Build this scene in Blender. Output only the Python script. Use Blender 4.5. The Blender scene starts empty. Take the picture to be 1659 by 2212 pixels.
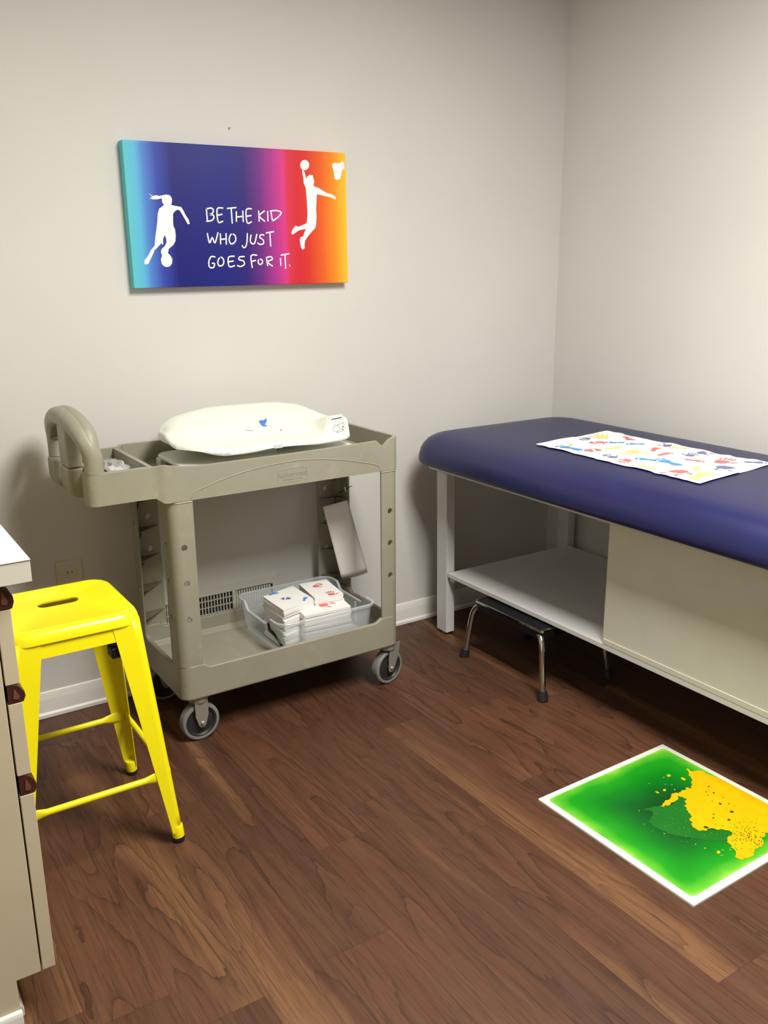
import bpy, bmesh, math, random
from mathutils import Vector, Matrix
from mathutils.noise import noise as mnoise

random.seed(7)
S = bpy.context.scene
COL = S.collection
PI = math.pi

# ------------------------------------------------------------------ camera, light, exposure
cam_d = bpy.data.cameras.new('camera')
cam = bpy.data.objects.new('camera', cam_d)
COL.objects.link(cam)
S.camera = cam
cam_d.sensor_fit = 'VERTICAL'
cam_d.sensor_height = 36.0
cam_d.lens = 1935.3952 / 2212 * 36.0
cam_d.clip_start = 0.02
cam.location = (-2.6377, -2.7615, 1.3860)
cam.rotation_euler = (1.300538, 0.006920, -0.577123)

S.view_settings.view_transform = 'Standard'
S.view_settings.look = 'None'
S.view_settings.exposure = 0.64
S.view_settings.gamma = 1.0
S.view_settings.use_curve_mapping = False

world = bpy.data.worlds.new('world')
S.world = world
world.use_nodes = True
world.node_tree.nodes['Background'].inputs[0].default_value = (0.9, 0.92, 1.0, 1)
world.node_tree.nodes['Background'].inputs[1].default_value = 0.05


def area(name, loc, rot, sx, sy, power, color, spread=PI):
    d = bpy.data.lights.new(name, 'AREA')
    d.shape = 'RECTANGLE'
    d.size = sx
    d.size_y = sy
    d.energy = power
    d.color = color
    d.spread = spread
    o = bpy.data.objects.new(name, d)
    o.location = loc
    o.rotation_euler = rot
    COL.objects.link(o)
    return o


# fluorescent troffer in the ceiling, just behind and to the right of the camera
area('ceiling_light', (-1.35, -2.0, 2.425), (0, 0, 0), 0.58, 1.18, 66, (1.0, 0.985, 0.925))

ROOM_X0, ROOM_Y0, ROOM_H = -3.05, -3.4, 2.44


# ------------------------------------------------------------------ helpers
def lin(c):
    return tuple(((v / 255) / 12.92 if v / 255 <= 0.04045 else ((v / 255 + 0.055) / 1.055) ** 2.4) for v in c) + (1.0,)


class NT:
    def __init__(self, name):
        self.m = bpy.data.materials.new(name)
        self.m.use_nodes = True
        self.t = self.m.node_tree
        self.b = self.t.nodes['Principled BSDF']

    def n(self, typ, **kw):
        nd = self.t.nodes.new(typ)
        for k, v in kw.items():
            setattr(nd, k, v)
        return nd

    def set(self, sock, v):
        if isinstance(v, bpy.types.NodeSocket):
            self.t.links.new(v, sock)
        else:
            sock.default_value = v

    def math(self, op, a, b=None, c=None, clamp=False):
        nd = self.n('ShaderNodeMath', operation=op, use_clamp=clamp)
        self.set(nd.inputs[0], a)
        if b is not None:
            self.set(nd.inputs[1], b)
        if c is not None:
            self.set(nd.inputs[2], c)
        return nd.outputs[0]

    def mix(self, f, a, b, blend='MIX'):
        nd = self.n('ShaderNodeMix', data_type='RGBA', blend_type=blend)
        self.set(nd.inputs[0], f)
        self.set(nd.inputs[6], a)
        self.set(nd.inputs[7], b)
        return nd.outputs[2]

    def ramp(self, f, stops, interp='LINEAR'):
        nd = self.n('ShaderNodeValToRGB')
        nd.color_ramp.interpolation = interp
        el = nd.color_ramp.elements
        while len(el) > 1:
            el.remove(el[-1])
        el[0].position, el[0].color = stops[0]
        for p, c in stops[1:]:
            e = el.new(p)
            e.color = c
        self.set(nd.inputs[0], f)
        return nd.outputs[0]

    def coord(self):
        return self.n('ShaderNodeTexCoord').outputs['Object']

    def noise(self, vec, scale, detail=2.0, rough=0.5, dim='3D', w=None):
        nd = self.n('ShaderNodeTexNoise', noise_dimensions=dim)
        if vec is not None:
            self.set(nd.inputs['Vector'], vec)
        nd.inputs['Scale'].default_value = scale
        nd.inputs['Detail'].default_value = detail
        nd.inputs['Roughness'].default_value = rough
        if w is not None:
            self.set(nd.inputs['W'], w)
        return nd.outputs['Fac']

    def xyz(self, x, y, z):
        nd = self.n('ShaderNodeCombineXYZ')
        for i, v in enumerate((x, y, z)):
            self.set(nd.inputs[i], v)
        return nd.outputs[0]

    def bump(self, h, strength=0.2, dist=0.002):
        nd = self.n('ShaderNodeBump')
        nd.inputs['Strength'].default_value = strength
        nd.inputs['Distance'].default_value = dist
        self.set(nd.inputs['Height'], h)
        self.t.links.new(nd.outputs[0], self.b.inputs['Normal'])

    def done(self, color, rough=0.5, metal=0.0, spec=0.5, **kw):
        self.set(self.b.inputs['Base Color'], color)
        self.set(self.b.inputs['Roughness'], rough)
        self.set(self.b.inputs['Metallic'], metal)
        self.set(self.b.inputs['Specular IOR Level'], spec)
        for k, v in kw.items():
            self.set(self.b.inputs[k], v)
        return self.m


def plain(name, rgb, rough=0.5, metal=0.0, spec=0.5, var=0.06, vscale=9.0, bump=0.0, bscale=300.0, **kw):
    """procedural paint / plastic: a colour with faint blotchy variation"""
    t = NT(name)
    co = t.coord()
    c = lin(rgb)
    lo = tuple(v * (1 - var) for v in c[:3]) + (1,)
    hi = tuple(min(1, v * (1 + var)) for v in c[:3]) + (1,)
    col = t.ramp(t.noise(co, vscale, 3), [(0.3, lo), (0.7, hi)])
    if bump:
        t.bump(t.noise(co, bscale, 2), bump, 0.001)
    return t.done(col, rough, metal, spec, **kw)


class MB:
    """collects shapes into ONE mesh object"""

    def __init__(self):
        self.v = []
        self.f = []
        self.mi = []
        self.m = 0

    def add(self, vs, fs):
        o = len(self.v)
        self.v += [tuple(p) for p in vs]
        for f in fs:
            self.f.append([i + o for i in f])
            self.mi.append(self.m)
        return self

    def box(self, x0, x1, y0, y1, z0, z1, rot=None):
        vs = [(x, y, z) for z in (z0, z1) for y in (y0, y1) for x in (x0, x1)]
        if rot:
            c = Vector(((x0 + x1) / 2, (y0 + y1) / 2, (z0 + z1) / 2))
            vs = [tuple(rot @ (Vector(p) - c) + c) for p in vs]
        return self.add(vs, [(0, 2, 3, 1), (4, 5, 7, 6), (0, 1, 5, 4), (2, 6, 7, 3), (0, 4, 6, 2), (1, 3, 7, 5)])

    def loft(self, loops, cap0=True, cap1=True, closed=True):
        n = len(loops[0])
        vs = [p for l in loops for p in l]
        fs = []
        for k in range(len(loops) - 1):
            for i in range(n if closed else n - 1):
                j = (i + 1) % n
                fs.append((k * n + i, k * n + j, (k + 1) * n + j, (k + 1) * n + i))
        if cap0:
            fs.append(tuple(reversed(range(n))))
        if cap1:
            fs.append(tuple(range((len(loops) - 1) * n, len(loops) * n)))
        return self.add(vs, fs)

    def tube(self, pts, r, n=12, caps=True, flat=None):
        """sweep; r number or list; flat = list of (sx, sz) scale per point"""
        pts = [Vector(p) for p in pts]
        loops = []
        up = None
        for i, p in enumerate(pts):
            d = (pts[min(i + 1, len(pts) - 1)] - pts[max(i - 1, 0)]).normalized()
            if up is None:
                up = Vector((0, 0, 1)) if abs(d.z) < 0.9 else Vector((0, 1, 0))
            a = d.cross(up).normalized()
            b = a.cross(d).normalized()
            up = b
            rr = r[i] if isinstance(r, (list, tuple)) else r
            sx, sz = flat[i] if flat else (1, 1)
            loops.append([tuple(p + a * (math.cos(t) * rr * sx) + b * (math.sin(t) * rr * sz)) for t in [2 * PI * k / n for k in range(n)]])
        return self.loft(loops, caps, caps)

    def cyl(self, c, axis, r0, r1, L, n=24):
        a = Vector(axis).normalized()
        u = a.orthogonal().normalized()
        w = a.cross(u)
        c = Vector(c)
        l = []
        for r, t in ((r0, 0), (r1, L)):
            l.append([tuple(c + a * t + u * (math.cos(k * 2 * PI / n) * r) + w * (math.sin(k * 2 * PI / n) * r)) for k in range(n)])
        return self.loft(l)

    def lathe(self, c, axis, prof, n=32, closed=False):
        """prof: list of (radius, distance along axis)"""
        a = Vector(axis).normalized()
        u = a.orthogonal().normalized()
        w = a.cross(u)
        c = Vector(c)
        l = [[tuple(c + a * t + u * (math.cos(k * 2 * PI / n) * r) + w * (math.sin(k * 2 * PI / n) * r)) for k in range(n)] for r, t in prof]
        if closed:
            return self.loft(l + [l[0]], False, False)
        return self.loft(l, True, True)

    def prism(self, poly, z0, z1, f=None):
        """extrude a 2D outline; f maps (x, y, z) to a point"""
        f = f or (lambda x, y, z: (x, y, z))
        n = len(poly)
        self.loft([[f(x, y, z0) for x, y in poly], [f(x, y, z1) for x, y in poly]])
        return self

    def fillpoly(self, loops, f):
        """flat polygon (with holes) triangulated, mapped through f(x, y)"""
        bm = bmesh.new()
        es = []
        for l in loops:
            vs = [bm.verts.new((x, y, 0)) for x, y in l]
            for i in range(len(vs)):
                es.append(bm.edges.new((vs[i], vs[(i + 1) % len(vs)])))
        bmesh.ops.triangle_fill(bm, use_beauty=True, use_dissolve=False, edges=es, normal=(0, 0, 1))
        bm.verts.index_update()
        vs = [f(v.co.x, v.co.y) for v in bm.verts]
        fs = []
        for fc in bm.faces:
            idx = [v.index for v in fc.verts]
            if fc.normal.z < 0:
                idx.reverse()
            fs.append(idx)
        bm.free()
        return self.add(vs, fs)

    def grid(self, nu, nv, f):
        vs = [f(i / nu, j / nv) for j in range(nv + 1) for i in range(nu + 1)]
        fs = [(j * (nu + 1) + i, j * (nu + 1) + i + 1, (j + 1) * (nu + 1) + i + 1, (j + 1) * (nu + 1) + i) for j in range(nv) for i in range(nu)]
        return self.add(vs, fs)

    def build(self, name, mats, parent=None, bevel=0.0, seg=2, angle=35, weld=False, subsurf=0, solid=0.0, smooth=True, wn=False):
        me = bpy.data.meshes.new(name)
        off = wloc(parent) if parent else Vector((0, 0, 0))
        me.from_pydata([tuple(Vector(p) - off) for p in self.v], [], self.f)
        if not isinstance(mats, (list, tuple)):
            mats = [mats]
        for m in mats:
            me.materials.append(m)
        for p, i in zip(me.polygons, self.mi):
            p.material_index = i
        bm = bmesh.new()
        bm.from_mesh(me)
        if weld:
            bmesh.ops.remove_doubles(bm, verts=bm.verts, dist=1e-5)
        bmesh.ops.recalc_face_normals(bm, faces=bm.faces)
        bm.to_mesh(me)
        bm.free()
        if smooth:
            me.polygons.foreach_set('use_smooth', [True] * len(me.polygons))
            me.set_sharp_from_angle(angle=math.radians(angle))
        me.update()
        o = bpy.data.objects.new(name, me)
        COL.objects.link(o)
        if parent:
            o.parent = parent
        if solid:
            md = o.modifiers.new('solidify', 'SOLIDIFY')
            md.thickness = solid
            md.offset = -1
        if bevel:
            md = o.modifiers.new('bevel', 'BEVEL')
            md.width = bevel
            md.segments = seg
            md.limit_method = 'ANGLE'
            md.angle_limit = math.radians(40)
        if bevel or wn:
            md = o.modifiers.new('weighted_normal', 'WEIGHTED_NORMAL')
            md.keep_sharp = True
        if subsurf:
            md = o.modifiers.new('subsurf', 'SUBSURF')
            md.levels = subsurf
            md.render_levels = subsurf
        return o


def wloc(o):
    p = Vector(o.location)
    return p + wloc(o.parent) if o.parent else p


def tag(o, label, cat, group=None):
    o['label'] = label
    o['category'] = cat
    if group:
        o['group'] = group
    return o


def thing(name, label, cat, loc, group=None):
    o = bpy.data.objects.new(name, None)
    o.empty_display_size = 0.05
    COL.objects.link(o)
    o.location = loc
    return tag(o, label, cat, group)


def struct(o):
    o['kind'] = 'structure'
    return o


def rrect(x0, x1, y0, y1, r, n=6):
    """rounded rectangle outline, counter-clockwise; r number or 4 radii (x1y0, x1y1, x0y1, x0y0)"""
    rs = r if isinstance(r, (list, tuple)) else [r] * 4
    out = []
    for (cx, sx), (cy, sy), a0, rr in (((x1, -1), (y0, 1), -PI / 2, rs[0]), ((x1, -1), (y1, -1), 0, rs[1]), ((x0, 1), (y1, -1), PI / 2, rs[2]), ((x0, 1), (y0, 1), PI, rs[3])):
        for k in range(n + 1):
            a = a0 + PI / 2 * k / n
            out.append((cx + sx * rr + math.cos(a) * rr, cy + sy * rr + math.sin(a) * rr))
    return out


def sm(a, b, x):
    t = max(0.0, min(1.0, (x - a) / (b - a)))
    return t * t * (3 - 2 * t)


def spline(P, n=8):
    P = [Vector(p) for p in P]
    Q = []
    for i in range(len(P) - 1):
        p0, p1, p2, p3 = P[max(i - 1, 0)], P[i], P[i + 1], P[min(i + 2, len(P) - 1)]
        for k in range(n):
            t = k / n
            Q.append(0.5 * (2 * p1 + (p2 - p0) * t + (2 * p0 - 5 * p1 + 4 * p2 - p3) * t * t + (3 * p1 - p0 - 3 * p2 + p3) * t ** 3))
    Q.append(P[-1])
    return [tuple(q) for q in Q]


def text_polys(txt, size):
    """triangles of a text laid out in the xy plane, centred; returns verts, faces"""
    cu = bpy.data.curves.new('t', 'FONT')
    cu.body = txt
    cu.size = size
    cu.align_x = 'CENTER'
    cu.align_y = 'CENTER'
    cu.fill_mode = 'FRONT'
    o = bpy.data.objects.new('t', cu)
    COL.objects.link(o)
    dg = bpy.context.evaluated_depsgraph_get()
    me = o.evaluated_get(dg).to_mesh()
    vs = [tuple(v.co) for v in me.vertices]
    fs = [tuple(p.vertices) for p in me.polygons]
    o.evaluated_get(dg).to_mesh_clear()
    bpy.data.objects.remove(o)
    bpy.data.curves.remove(cu)
    return vs, fs


def ellipse(cx, cy, rx, ry, rot=0, n=14):
    c, s = math.cos(rot), math.sin(rot)
    return [(cx + rx * math.cos(a) * c - ry * math.sin(a) * s, cy + rx * math.cos(a) * s + ry * math.sin(a) * c) for a in [2 * PI * k / n for k in range(n)]]


def footprint(cx, cy, L, rot, flip=1):
    """outlines of a painted foot: a bean shaped sole and five toes"""
    c, s = math.cos(rot), math.sin(rot)
    sole = [(-.5, -.10), (-.46, -.17), (-.3, -.17), (-.1, -.10), (.08, -.13), (.2, -.2), (.3, -.17), (.34, 0), (.3, .17), (.2, .22), (.05, .17), (-.1, .08), (-.3, .13), (-.45, .1)]
    polys = [sole] + [ellipse(x, y, r, r * .8) for x, y, r in ((.44, -.15, .075), (.48, -.02, .06), (.46, .08, .05), (.42, .15, .045), (.36, .22, .04))]
    return [[(cx + L * (x * c - flip * y * s), cy + L * (x * s + flip * y * c)) for x, y in p] for p in polys]


def handprint(cx, cy, L, rot, flip=1):
    """outlines of a painted hand: palm, four fingers and a thumb"""
    c, s = math.cos(rot), math.sin(rot)
    palm = [(-.42, -.14), (-.36, -.22), (-.15, -.22), (.03, -.2), (.05, .02), (.02, .22), (-.15, .2), (-.34, .16), (-.42, .05)]
    polys = [palm]
    for x, y, a, l in ((.26, -.2, -.25, .15), (.33, -.06, -.08, .18), (.32, .08, .1, .17), (.24, .22, .3, .13), (-.12, -.37, -1.0, .16)):
        polys.append(ellipse(x, y, l, .048, a))
    return [[(cx + L * (x * c - flip * y * s), cy + L * (x * s + flip * y * c)) for x, y in p] for p in polys]


# ------------------------------------------------------------------ materials
def wall_mat(name, rgb):
    t = NT(name)
    co = t.coord()
    c = lin(rgb)
    col = t.ramp(t.noise(co, 1.7, 4), [(0.3, tuple(v * .97 for v in c[:3]) + (1,)), (0.7, tuple(v * 1.03 for v in c[:3]) + (1,))])
    t.bump(t.noise(co, 420, 2), 0.08, 0.0008)
    return t.done(col, 0.6, 0, 0.3)


def floor_mat():
    t = NT('walnut_laminate')
    sep = t.n('ShaderNodeSeparateXYZ')
    t.set(sep.inputs[0], t.coord())
    x, y = sep.outputs[0], sep.outputs[1]
    W_, L_ = 0.154, 1.22
    u = t.math('DIVIDE', t.math('ADD', x, 2.056), W_)
    row = t.math('FLOOR', u)
    wn = t.n('ShaderNodeTexWhiteNoise', noise_dimensions='1D')
    t.set(wn.inputs['W'], row)
    vv = t.math('ADD', t.math('DIVIDE', y, L_), wn.outputs['Value'])
    col_i = t.math('FLOOR', vv)
    wn2 = t.n('ShaderNodeTexWhiteNoise', noise_dimensions='2D')
    t.set(wn2.inputs['Vector'], t.xyz(row, col_i, 0))
    pid = wn2.outputs['Value']
    wn3 = t.n('ShaderNodeTexWhiteNoise', noise_dimensions='2D')
    t.set(wn3.inputs['Vector'], t.xyz(t.math('ADD', row, 31.7), col_i, 0))
    pid2 = wn3.outputs['Value']
    shift = t.math('MULTIPLY', pid, 37.0)
    # slow wander so grain lines are not straight
    wob = t.noise(t.xyz(t.math('MULTIPLY', x, 4), t.math('MULTIPLY', y, 2.2), shift), 1.0, 3, 0.55)
    # cathedral figure: contour lines of a stretched noise
    fig = t.noise(t.xyz(t.math('MULTIPLY', x, 7.0), t.math('MULTIPLY', y, 1.25), shift), 1.0, 1.5, 0.45)
    jagn = t.noise(t.xyz(t.math('MULTIPLY', x, 80), t.math('MULTIPLY', y, 22), shift), 1.0, 2, 0.5)
    fig = t.math('ADD', fig, t.math('MULTIPLY', t.math('SUBTRACT', wob, 0.5), 0.12))
    fig = t.math('ADD', fig, t.math('MULTIPLY', t.math('SUBTRACT', jagn, 0.5), 0.030))
    ring = t.math('FRACT', t.math('MULTIPLY', fig, 10.5))
    edge = t.math('ADD', t.math('MULTIPLY', t.math('POWER', ring, 2.5), 0.45), t.math('MULTIPLY', t.math('POWER', ring, 14.0), 0.55))
    emask = t.noise(t.xyz(t.math('MULTIPLY', x, 5.0), t.math('MULTIPLY', y, 1.6), t.math('ADD', shift, 3.0)), 1.0, 1, 0.4)
    edge = t.math('MULTIPLY', edge, t.math('ADD', 0.25, t.math('MULTIPLY', t.math('SUBTRACT', emask, 0.32, clamp=True), 4.5, clamp=True)), clamp=True)
    # fine pores / streaks
    fine = t.noise(t.xyz(t.math('MULTIPLY', x, 150), t.math('MULTIPLY', y, 4.5), shift), 1.0, 3, 0.6)
    fine2 = t.noise(t.xyz(t.math('MULTIPLY', x, 30), t.math('MULTIPLY', y, 1.0), shift), 1.0, 3, 0.55)
    # pale sapwood bands
    sap = t.noise(t.xyz(t.math('ADD', t.math('MULTIPLY', x, 13), t.math('MULTIPLY', t.math('SUBTRACT', wob, .5), 1.2)), t.math('MULTIPLY', y, 0.35), t.math('ADD', shift, 9.0)), 1.0, 1, 0.4)
    base = t.ramp(pid2, [(0.0, lin((70, 44, 31))), (0.35, lin((86, 54, 37))), (0.7, lin((97, 61, 42))), (1.0, lin((78, 49, 35)))])
    col = t.mix(t.math('MULTIPLY', t.math('SUBTRACT', fine2, 0.35, clamp=True), 1.3, clamp=True), base, lin((102, 70, 50)))
    col = t.mix(t.math('MULTIPLY', t.math('SUBTRACT', sap, 0.585, clamp=True), 6.0, clamp=True), col, lin((126, 88, 58)))
    col = t.mix(t.math('MULTIPLY', edge, 0.60), col, lin((38, 22, 15)))
    col = t.mix(t.math('MULTIPLY', t.math('SUBTRACT', 0.52, fine, clamp=True), 1.7, clamp=True), col, lin((36, 21, 15)))
    hair = t.noise(t.xyz(t.math('MULTIPLY', x, 420), t.math('MULTIPLY', y, 11), shift), 1.0, 2, 0.6)
    col = t.mix(t.math('MULTIPLY', t.math('SUBTRACT', 0.47, hair, clamp=True), 2.6, clamp=True), col, lin((34, 20, 14)))
    # seams
    fu = t.math('FRACT', u)
    fv = t.math('FRACT', vv)
    su = t.math('LESS_THAN', t.math('MINIMUM', fu, t.math('SUBTRACT', 1.0, fu)), 0.006)
    sv = t.math('LESS_THAN', t.math('MINIMUM', fv, t.math('SUBTRACT', 1.0, fv)), 0.0008)
    col = t.mix(t.math('MULTIPLY', t.math('MAXIMUM', su, sv), 0.35), col, lin((40, 25, 18)))
    t.bump(fine, 0.05, 0.0005)
    rough = t.math('ADD', 0.42, t.math('MULTIPLY', fine2, 0.14))
    return t.done(col, rough, 0, 0.35)


def cart_mat():
    t = NT('beige_structural_plastic')
    co = t.coord()
    base = t.ramp(t.noise(co, 5, 4), [(0.3, lin((146, 142, 125))), (0.7, lin((154, 150, 133)))])
    smudge = t.noise(co, 11, 4, 0.6)
    base = t.mix(t.math('MULTIPLY', t.math('SUBTRACT', smudge, 0.58, clamp=True), 3.5, clamp=True), base, lin((176, 168, 146)))
    t.bump(t.noise(co, 500, 2), 0.12, 0.0006)
    return t.done(base, 0.45, 0, 0.4)


M = {}
M['wall'] = wall_mat('greige_wall_paint', (208, 205, 200))
M['far_wall'] = wall_mat('dark_low_bounce_wall', (96, 90, 84))  # unseen front wall: dark tone chosen to cut bounce light and deepen shadows
M['ceiling'] = wall_mat('ceiling_paint', (200, 198, 192))
M['trim'] = plain('white_trim_paint', (226, 222, 216), 0.35, var=.03)
M['floor'] = floor_mat()
M['cart'] = cart_mat()
M['cart_dark'] = plain('cart_underside_plastic', (120, 112, 90), 0.55)
M['scale'] = plain('white_scale_plastic', (226, 227, 214), 0.28, var=.015)
M['scale_gray'] = plain('pale_gray_plastic', (205, 206, 200), 0.35, var=.02)
M['ink'] = plain('dark_print_ink', (60, 62, 60), 0.6)
M['inkgray'] = plain('gray_print_ink', (150, 152, 148), 0.6)
M['blue_ink'] = plain('blue_print', (66, 118, 205), 0.5)
M['red_ink'] = plain('red_print', (205, 60, 55), 0.5)
M['paper'] = plain('white_paper', (238, 235, 231), 0.75, var=.02, spec=.2)
M['p_blue'] = plain('print_blue', (84, 146, 208), 0.7, spec=.2)
M['p_red'] = plain('print_red', (226, 112, 110), 0.7, spec=.2)
M['p_yel'] = plain('print_yellow', (240, 214, 122), 0.7, spec=.2)
M['p_nav'] = plain('print_slate', (112, 120, 156), 0.7, spec=.2)
M['yellow'] = plain('yellow_powder_coat', (246, 232, 20), 0.28, var=.02, spec=.5)
M['rubber'] = plain('black_rubber', (28, 26, 25), 0.6)
M['black'] = plain('black_plastic', (12, 12, 12), 0.5, spec=.3)
M['chrome'] = plain('chrome', (205, 205, 202), 0.12, metal=1.0, var=.02)
M['steel'] = plain('zinc_steel', (168, 165, 155), 0.4, metal=0.5, var=.05)
M['tyre'] = plain('gray_rubber_tread', (128, 128, 126), 0.55)
M['hub'] = plain('dark_wheel_hub', (42, 42, 42), 0.5)
M['white_metal'] = plain('white_enamel_metal', (206, 206, 203), 0.35, var=.03)
M['cream'] = plain('cream_laminate', (211, 207, 192), 0.42, var=.03)
M['cab'] = plain('beige_cabinet_laminate', (199, 186, 158), 0.45, var=.03)
M['counter'] = plain('ivory_counter_laminate', (240, 239, 226), 0.35, var=.015)
M['edge'] = plain('dark_seam', (88, 80, 60), 0.6)
M['wood'] = plain('stained_wood_pull', (66, 33, 21), 0.4, var=.2, vscale=40)
M['dark'] = plain('dark_interior', (16, 15, 14), 0.8)
M['vent'] = plain('vent_enamel', (206, 203, 192), 0.4, var=.03)
M['plate'] = plain('outlet_ivory', (206, 198, 178), 0.4, var=.03)


def vinyl_mat():
    t = NT('navy_vinyl')
    co = t.coord()
    col = t.ramp(t.noise(co, 6, 3), [(0.3, lin((11, 15, 68))), (0.7, lin((14, 18, 76)))])
    t.bump(t.noise(co, 260, 3), 0.18, 0.0008)
    return t.done(col, 0.42, 0, 0.68)


M['vinyl'] = vinyl_mat()


def clear_mat(name, rgb, alpha, rough):
    t = NT(name)
    t.noise(t.coord(), 30, 2)
    return t.done(lin(rgb), rough, 0, 0.5, Alpha=alpha)


M['bin'] = clear_mat('frosted_clear_plastic', (212, 218, 222), 0.42, 0.25)
M['film'] = clear_mat('clear_film', (215, 215, 214), 0.55, 0.12)

# ------------------------------------------------------------------ the room
# floor, walls, ceiling as slabs with thickness
struct(MB().box(ROOM_X0, 0.0, ROOM_Y0, 0.0, -0.05, 0.0).build('floor', M['floor'], smooth=False))
struct(MB().box(ROOM_X0 - .1, 0.1, 0.0, 0.1, 0.0, ROOM_H).build('wall_back', M['wall'], smooth=False))
struct(MB().box(0.0, 0.1, ROOM_Y0, 0.0, 0.0, ROOM_H).build('wall_right', M['wall'], smooth=False))
struct(MB().box(ROOM_X0 - .1, ROOM_X0, ROOM_Y0, 0.0, 0.0, ROOM_H).build('wall_left', M['wall'], smooth=False))
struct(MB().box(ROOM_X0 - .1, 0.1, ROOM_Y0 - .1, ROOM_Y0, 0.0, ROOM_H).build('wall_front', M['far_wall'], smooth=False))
struct(MB().box(ROOM_X0 - .1, 0.1, ROOM_Y0 - .1, 0.1, ROOM_H, ROOM_H + .08).build('ceiling', M['ceiling'], smooth=False))

# colonial baseboard profile: (distance from the wall, height)
BB = [(0, 0), (0.017, 0), (0.017, 0.012), (0.011, 0.018), (0.011, 0.058), (0.008, 0.064), (0.008, 0.072), (0.004, 0.084), (0, 0.086)]
struct(MB().loft([[(x, -d, z) for d, z in BB] for x in (-2.40, -0.0)]).build('baseboard_back', M['trim'], bevel=.0015))
struct(MB().loft([[(-d, y, z) for d, z in BB] for y in (-0.017, ROOM_Y0)]).build('baseboard_right', M['trim'], bevel=.0015))

# ------------------------------------------------------------------ wall register, outlet, nail
vt = thing('air_vent', 'white metal air register low on the back wall behind the cart', 'air vent', (-1.53, -0.004, 0.262))
VX0, VX1, VZ0, VZ1 = -1.745, -1.312, 0.195, 0.318
m = MB()
for a in ((VX0, VX1, VZ1 - .026, VZ1), (VX0, VX1, VZ0, VZ0 + .018), (VX0, VX0 + .018, VZ0 + .018, VZ1 - .026), (VX1 - .018, VX1, VZ0 + .018, VZ1 - .026), (-1.486, -1.474, VZ0 + .018, VZ1 - .026)):
    m.box(a[0], a[1], -0.011, -0.0005, a[2], a[3])
m.build('frame', M['vent'], vt, smooth=False)
MB().box(VX0 + .018, VX1 - .018, -0.002, -0.0006, VZ0 + .018, VZ1 - .026).build('duct_opening', M['dark'], vt)
m = MB()
for k in range(22):
    x = VX0 + .022 + k * 0.0112
    if x < -1.49:
        m.box(x, x + .0036, -0.009, -0.002, VZ0 + .018, VZ1 - .026)
for z in (.222, .246, .27):
    m.box(VX0 + .018, -1.486, -0.0065, -0.0035, z, z + .003)
m.build('open_grille', M['vent'], vt)
m = MB()
for k in range(15):
    x = -1.4715 + k * 0.0096
    m.box(x, x + .0062, -0.0095, -0.0022, VZ0 + .018, VZ1 - .030)
m.box(-1.474, VX1 - .017, -0.005, -0.0022, VZ0 + .018, VZ1 - .045)
m.box(VX1 - .0245, VX1 - .017, -0.0095, -0.0022, VZ0 + .018, VZ1 - .026)
m.build('closed_louver', M['vent'], vt)

ol = thing('power_outlet', 'ivory duplex power outlet on the back wall behind the yellow stool', 'power outlet', (-2.022, 0, 0.443))
m = MB()
m.loft([[(x, -0.0002, z) for x, z in rrect(-2.061, -1.983, .383, .503, .004, 3)], [(x, -0.0045, z) for x, z in rrect(-2.061, -1.983, .383, .503, .004, 3)], [(x, -0.006, z) for x, z in rrect(-2.058, -1.986, .386, .500, .003, 3)]])
m.build('cover_plate', M['plate'], ol)
for zc in (.463, .423):
    m = MB()
    m.prism(rrect(-2.039, -2.005, zc - .0145, zc + .0145, .012, 5), -0.006, -0.0085, lambda x, y, z: (x, z, y))
    s = m.build('socket', M['plate'], ol)
    mm = MB()
    for dx, h in ((-.0065, .0085), (.0065, .007)):
        mm.box(-2.022 + dx - .0011, -2.022 + dx + .0011, -0.0089, -0.0086, zc - h / 2 + .002, zc + h / 2 + .002)
    mm.build('slot', M['ink'], s)

tag(MB().lathe((-1.408, -0.0002, 1.794), (0, -1, 0), [(.0012, 0), (.0012, .006), (.0028, .0065), (.0028, .0078)], 12).build('nail', M['steel']),
    'tiny bare nail in the back wall just above the rainbow canvas', 'nail')

# ------------------------------------------------------------------ canvas print
CVX, CVZ, CVW, CVH, CVT = -1.3837, 1.530, 0.7467, 0.4156, 0.034


def canvas_mat():
    t = NT('rainbow_canvas_print')
    sep = t.n('ShaderNodeSeparateXYZ')
    t.set(sep.inputs[0], t.coord())
    u = t.math('DIVIDE', t.math('ADD', sep.outputs[0], CVW / 2), CVW)
    st = [(0, (98, 196, 206)), (.045, (94, 182, 220)), (.075, (82, 130, 206)), (.125, (56, 72, 168)), (.19, (26, 28, 114)), (.42, (26, 30, 118)), (.5, (42, 28, 112)), (.57, (100, 38, 122)), (.64, (168, 48, 136)), (.685, (206, 54, 130)), (.705, (204, 46, 72)), (.75, (202, 38, 46)), (.80, (208, 48, 38)), (.87, (222, 92, 32)), (.93, (234, 134, 30)), (1, (244, 190, 46))]
    col = t.ramp(u, [(p, lin(c)) for p, c in st])
    t.bump(t.noise(t.coord(), 900, 1), 0.1, 0.0004)
    return t.done(col, 0.55, 0, 0.3)


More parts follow.
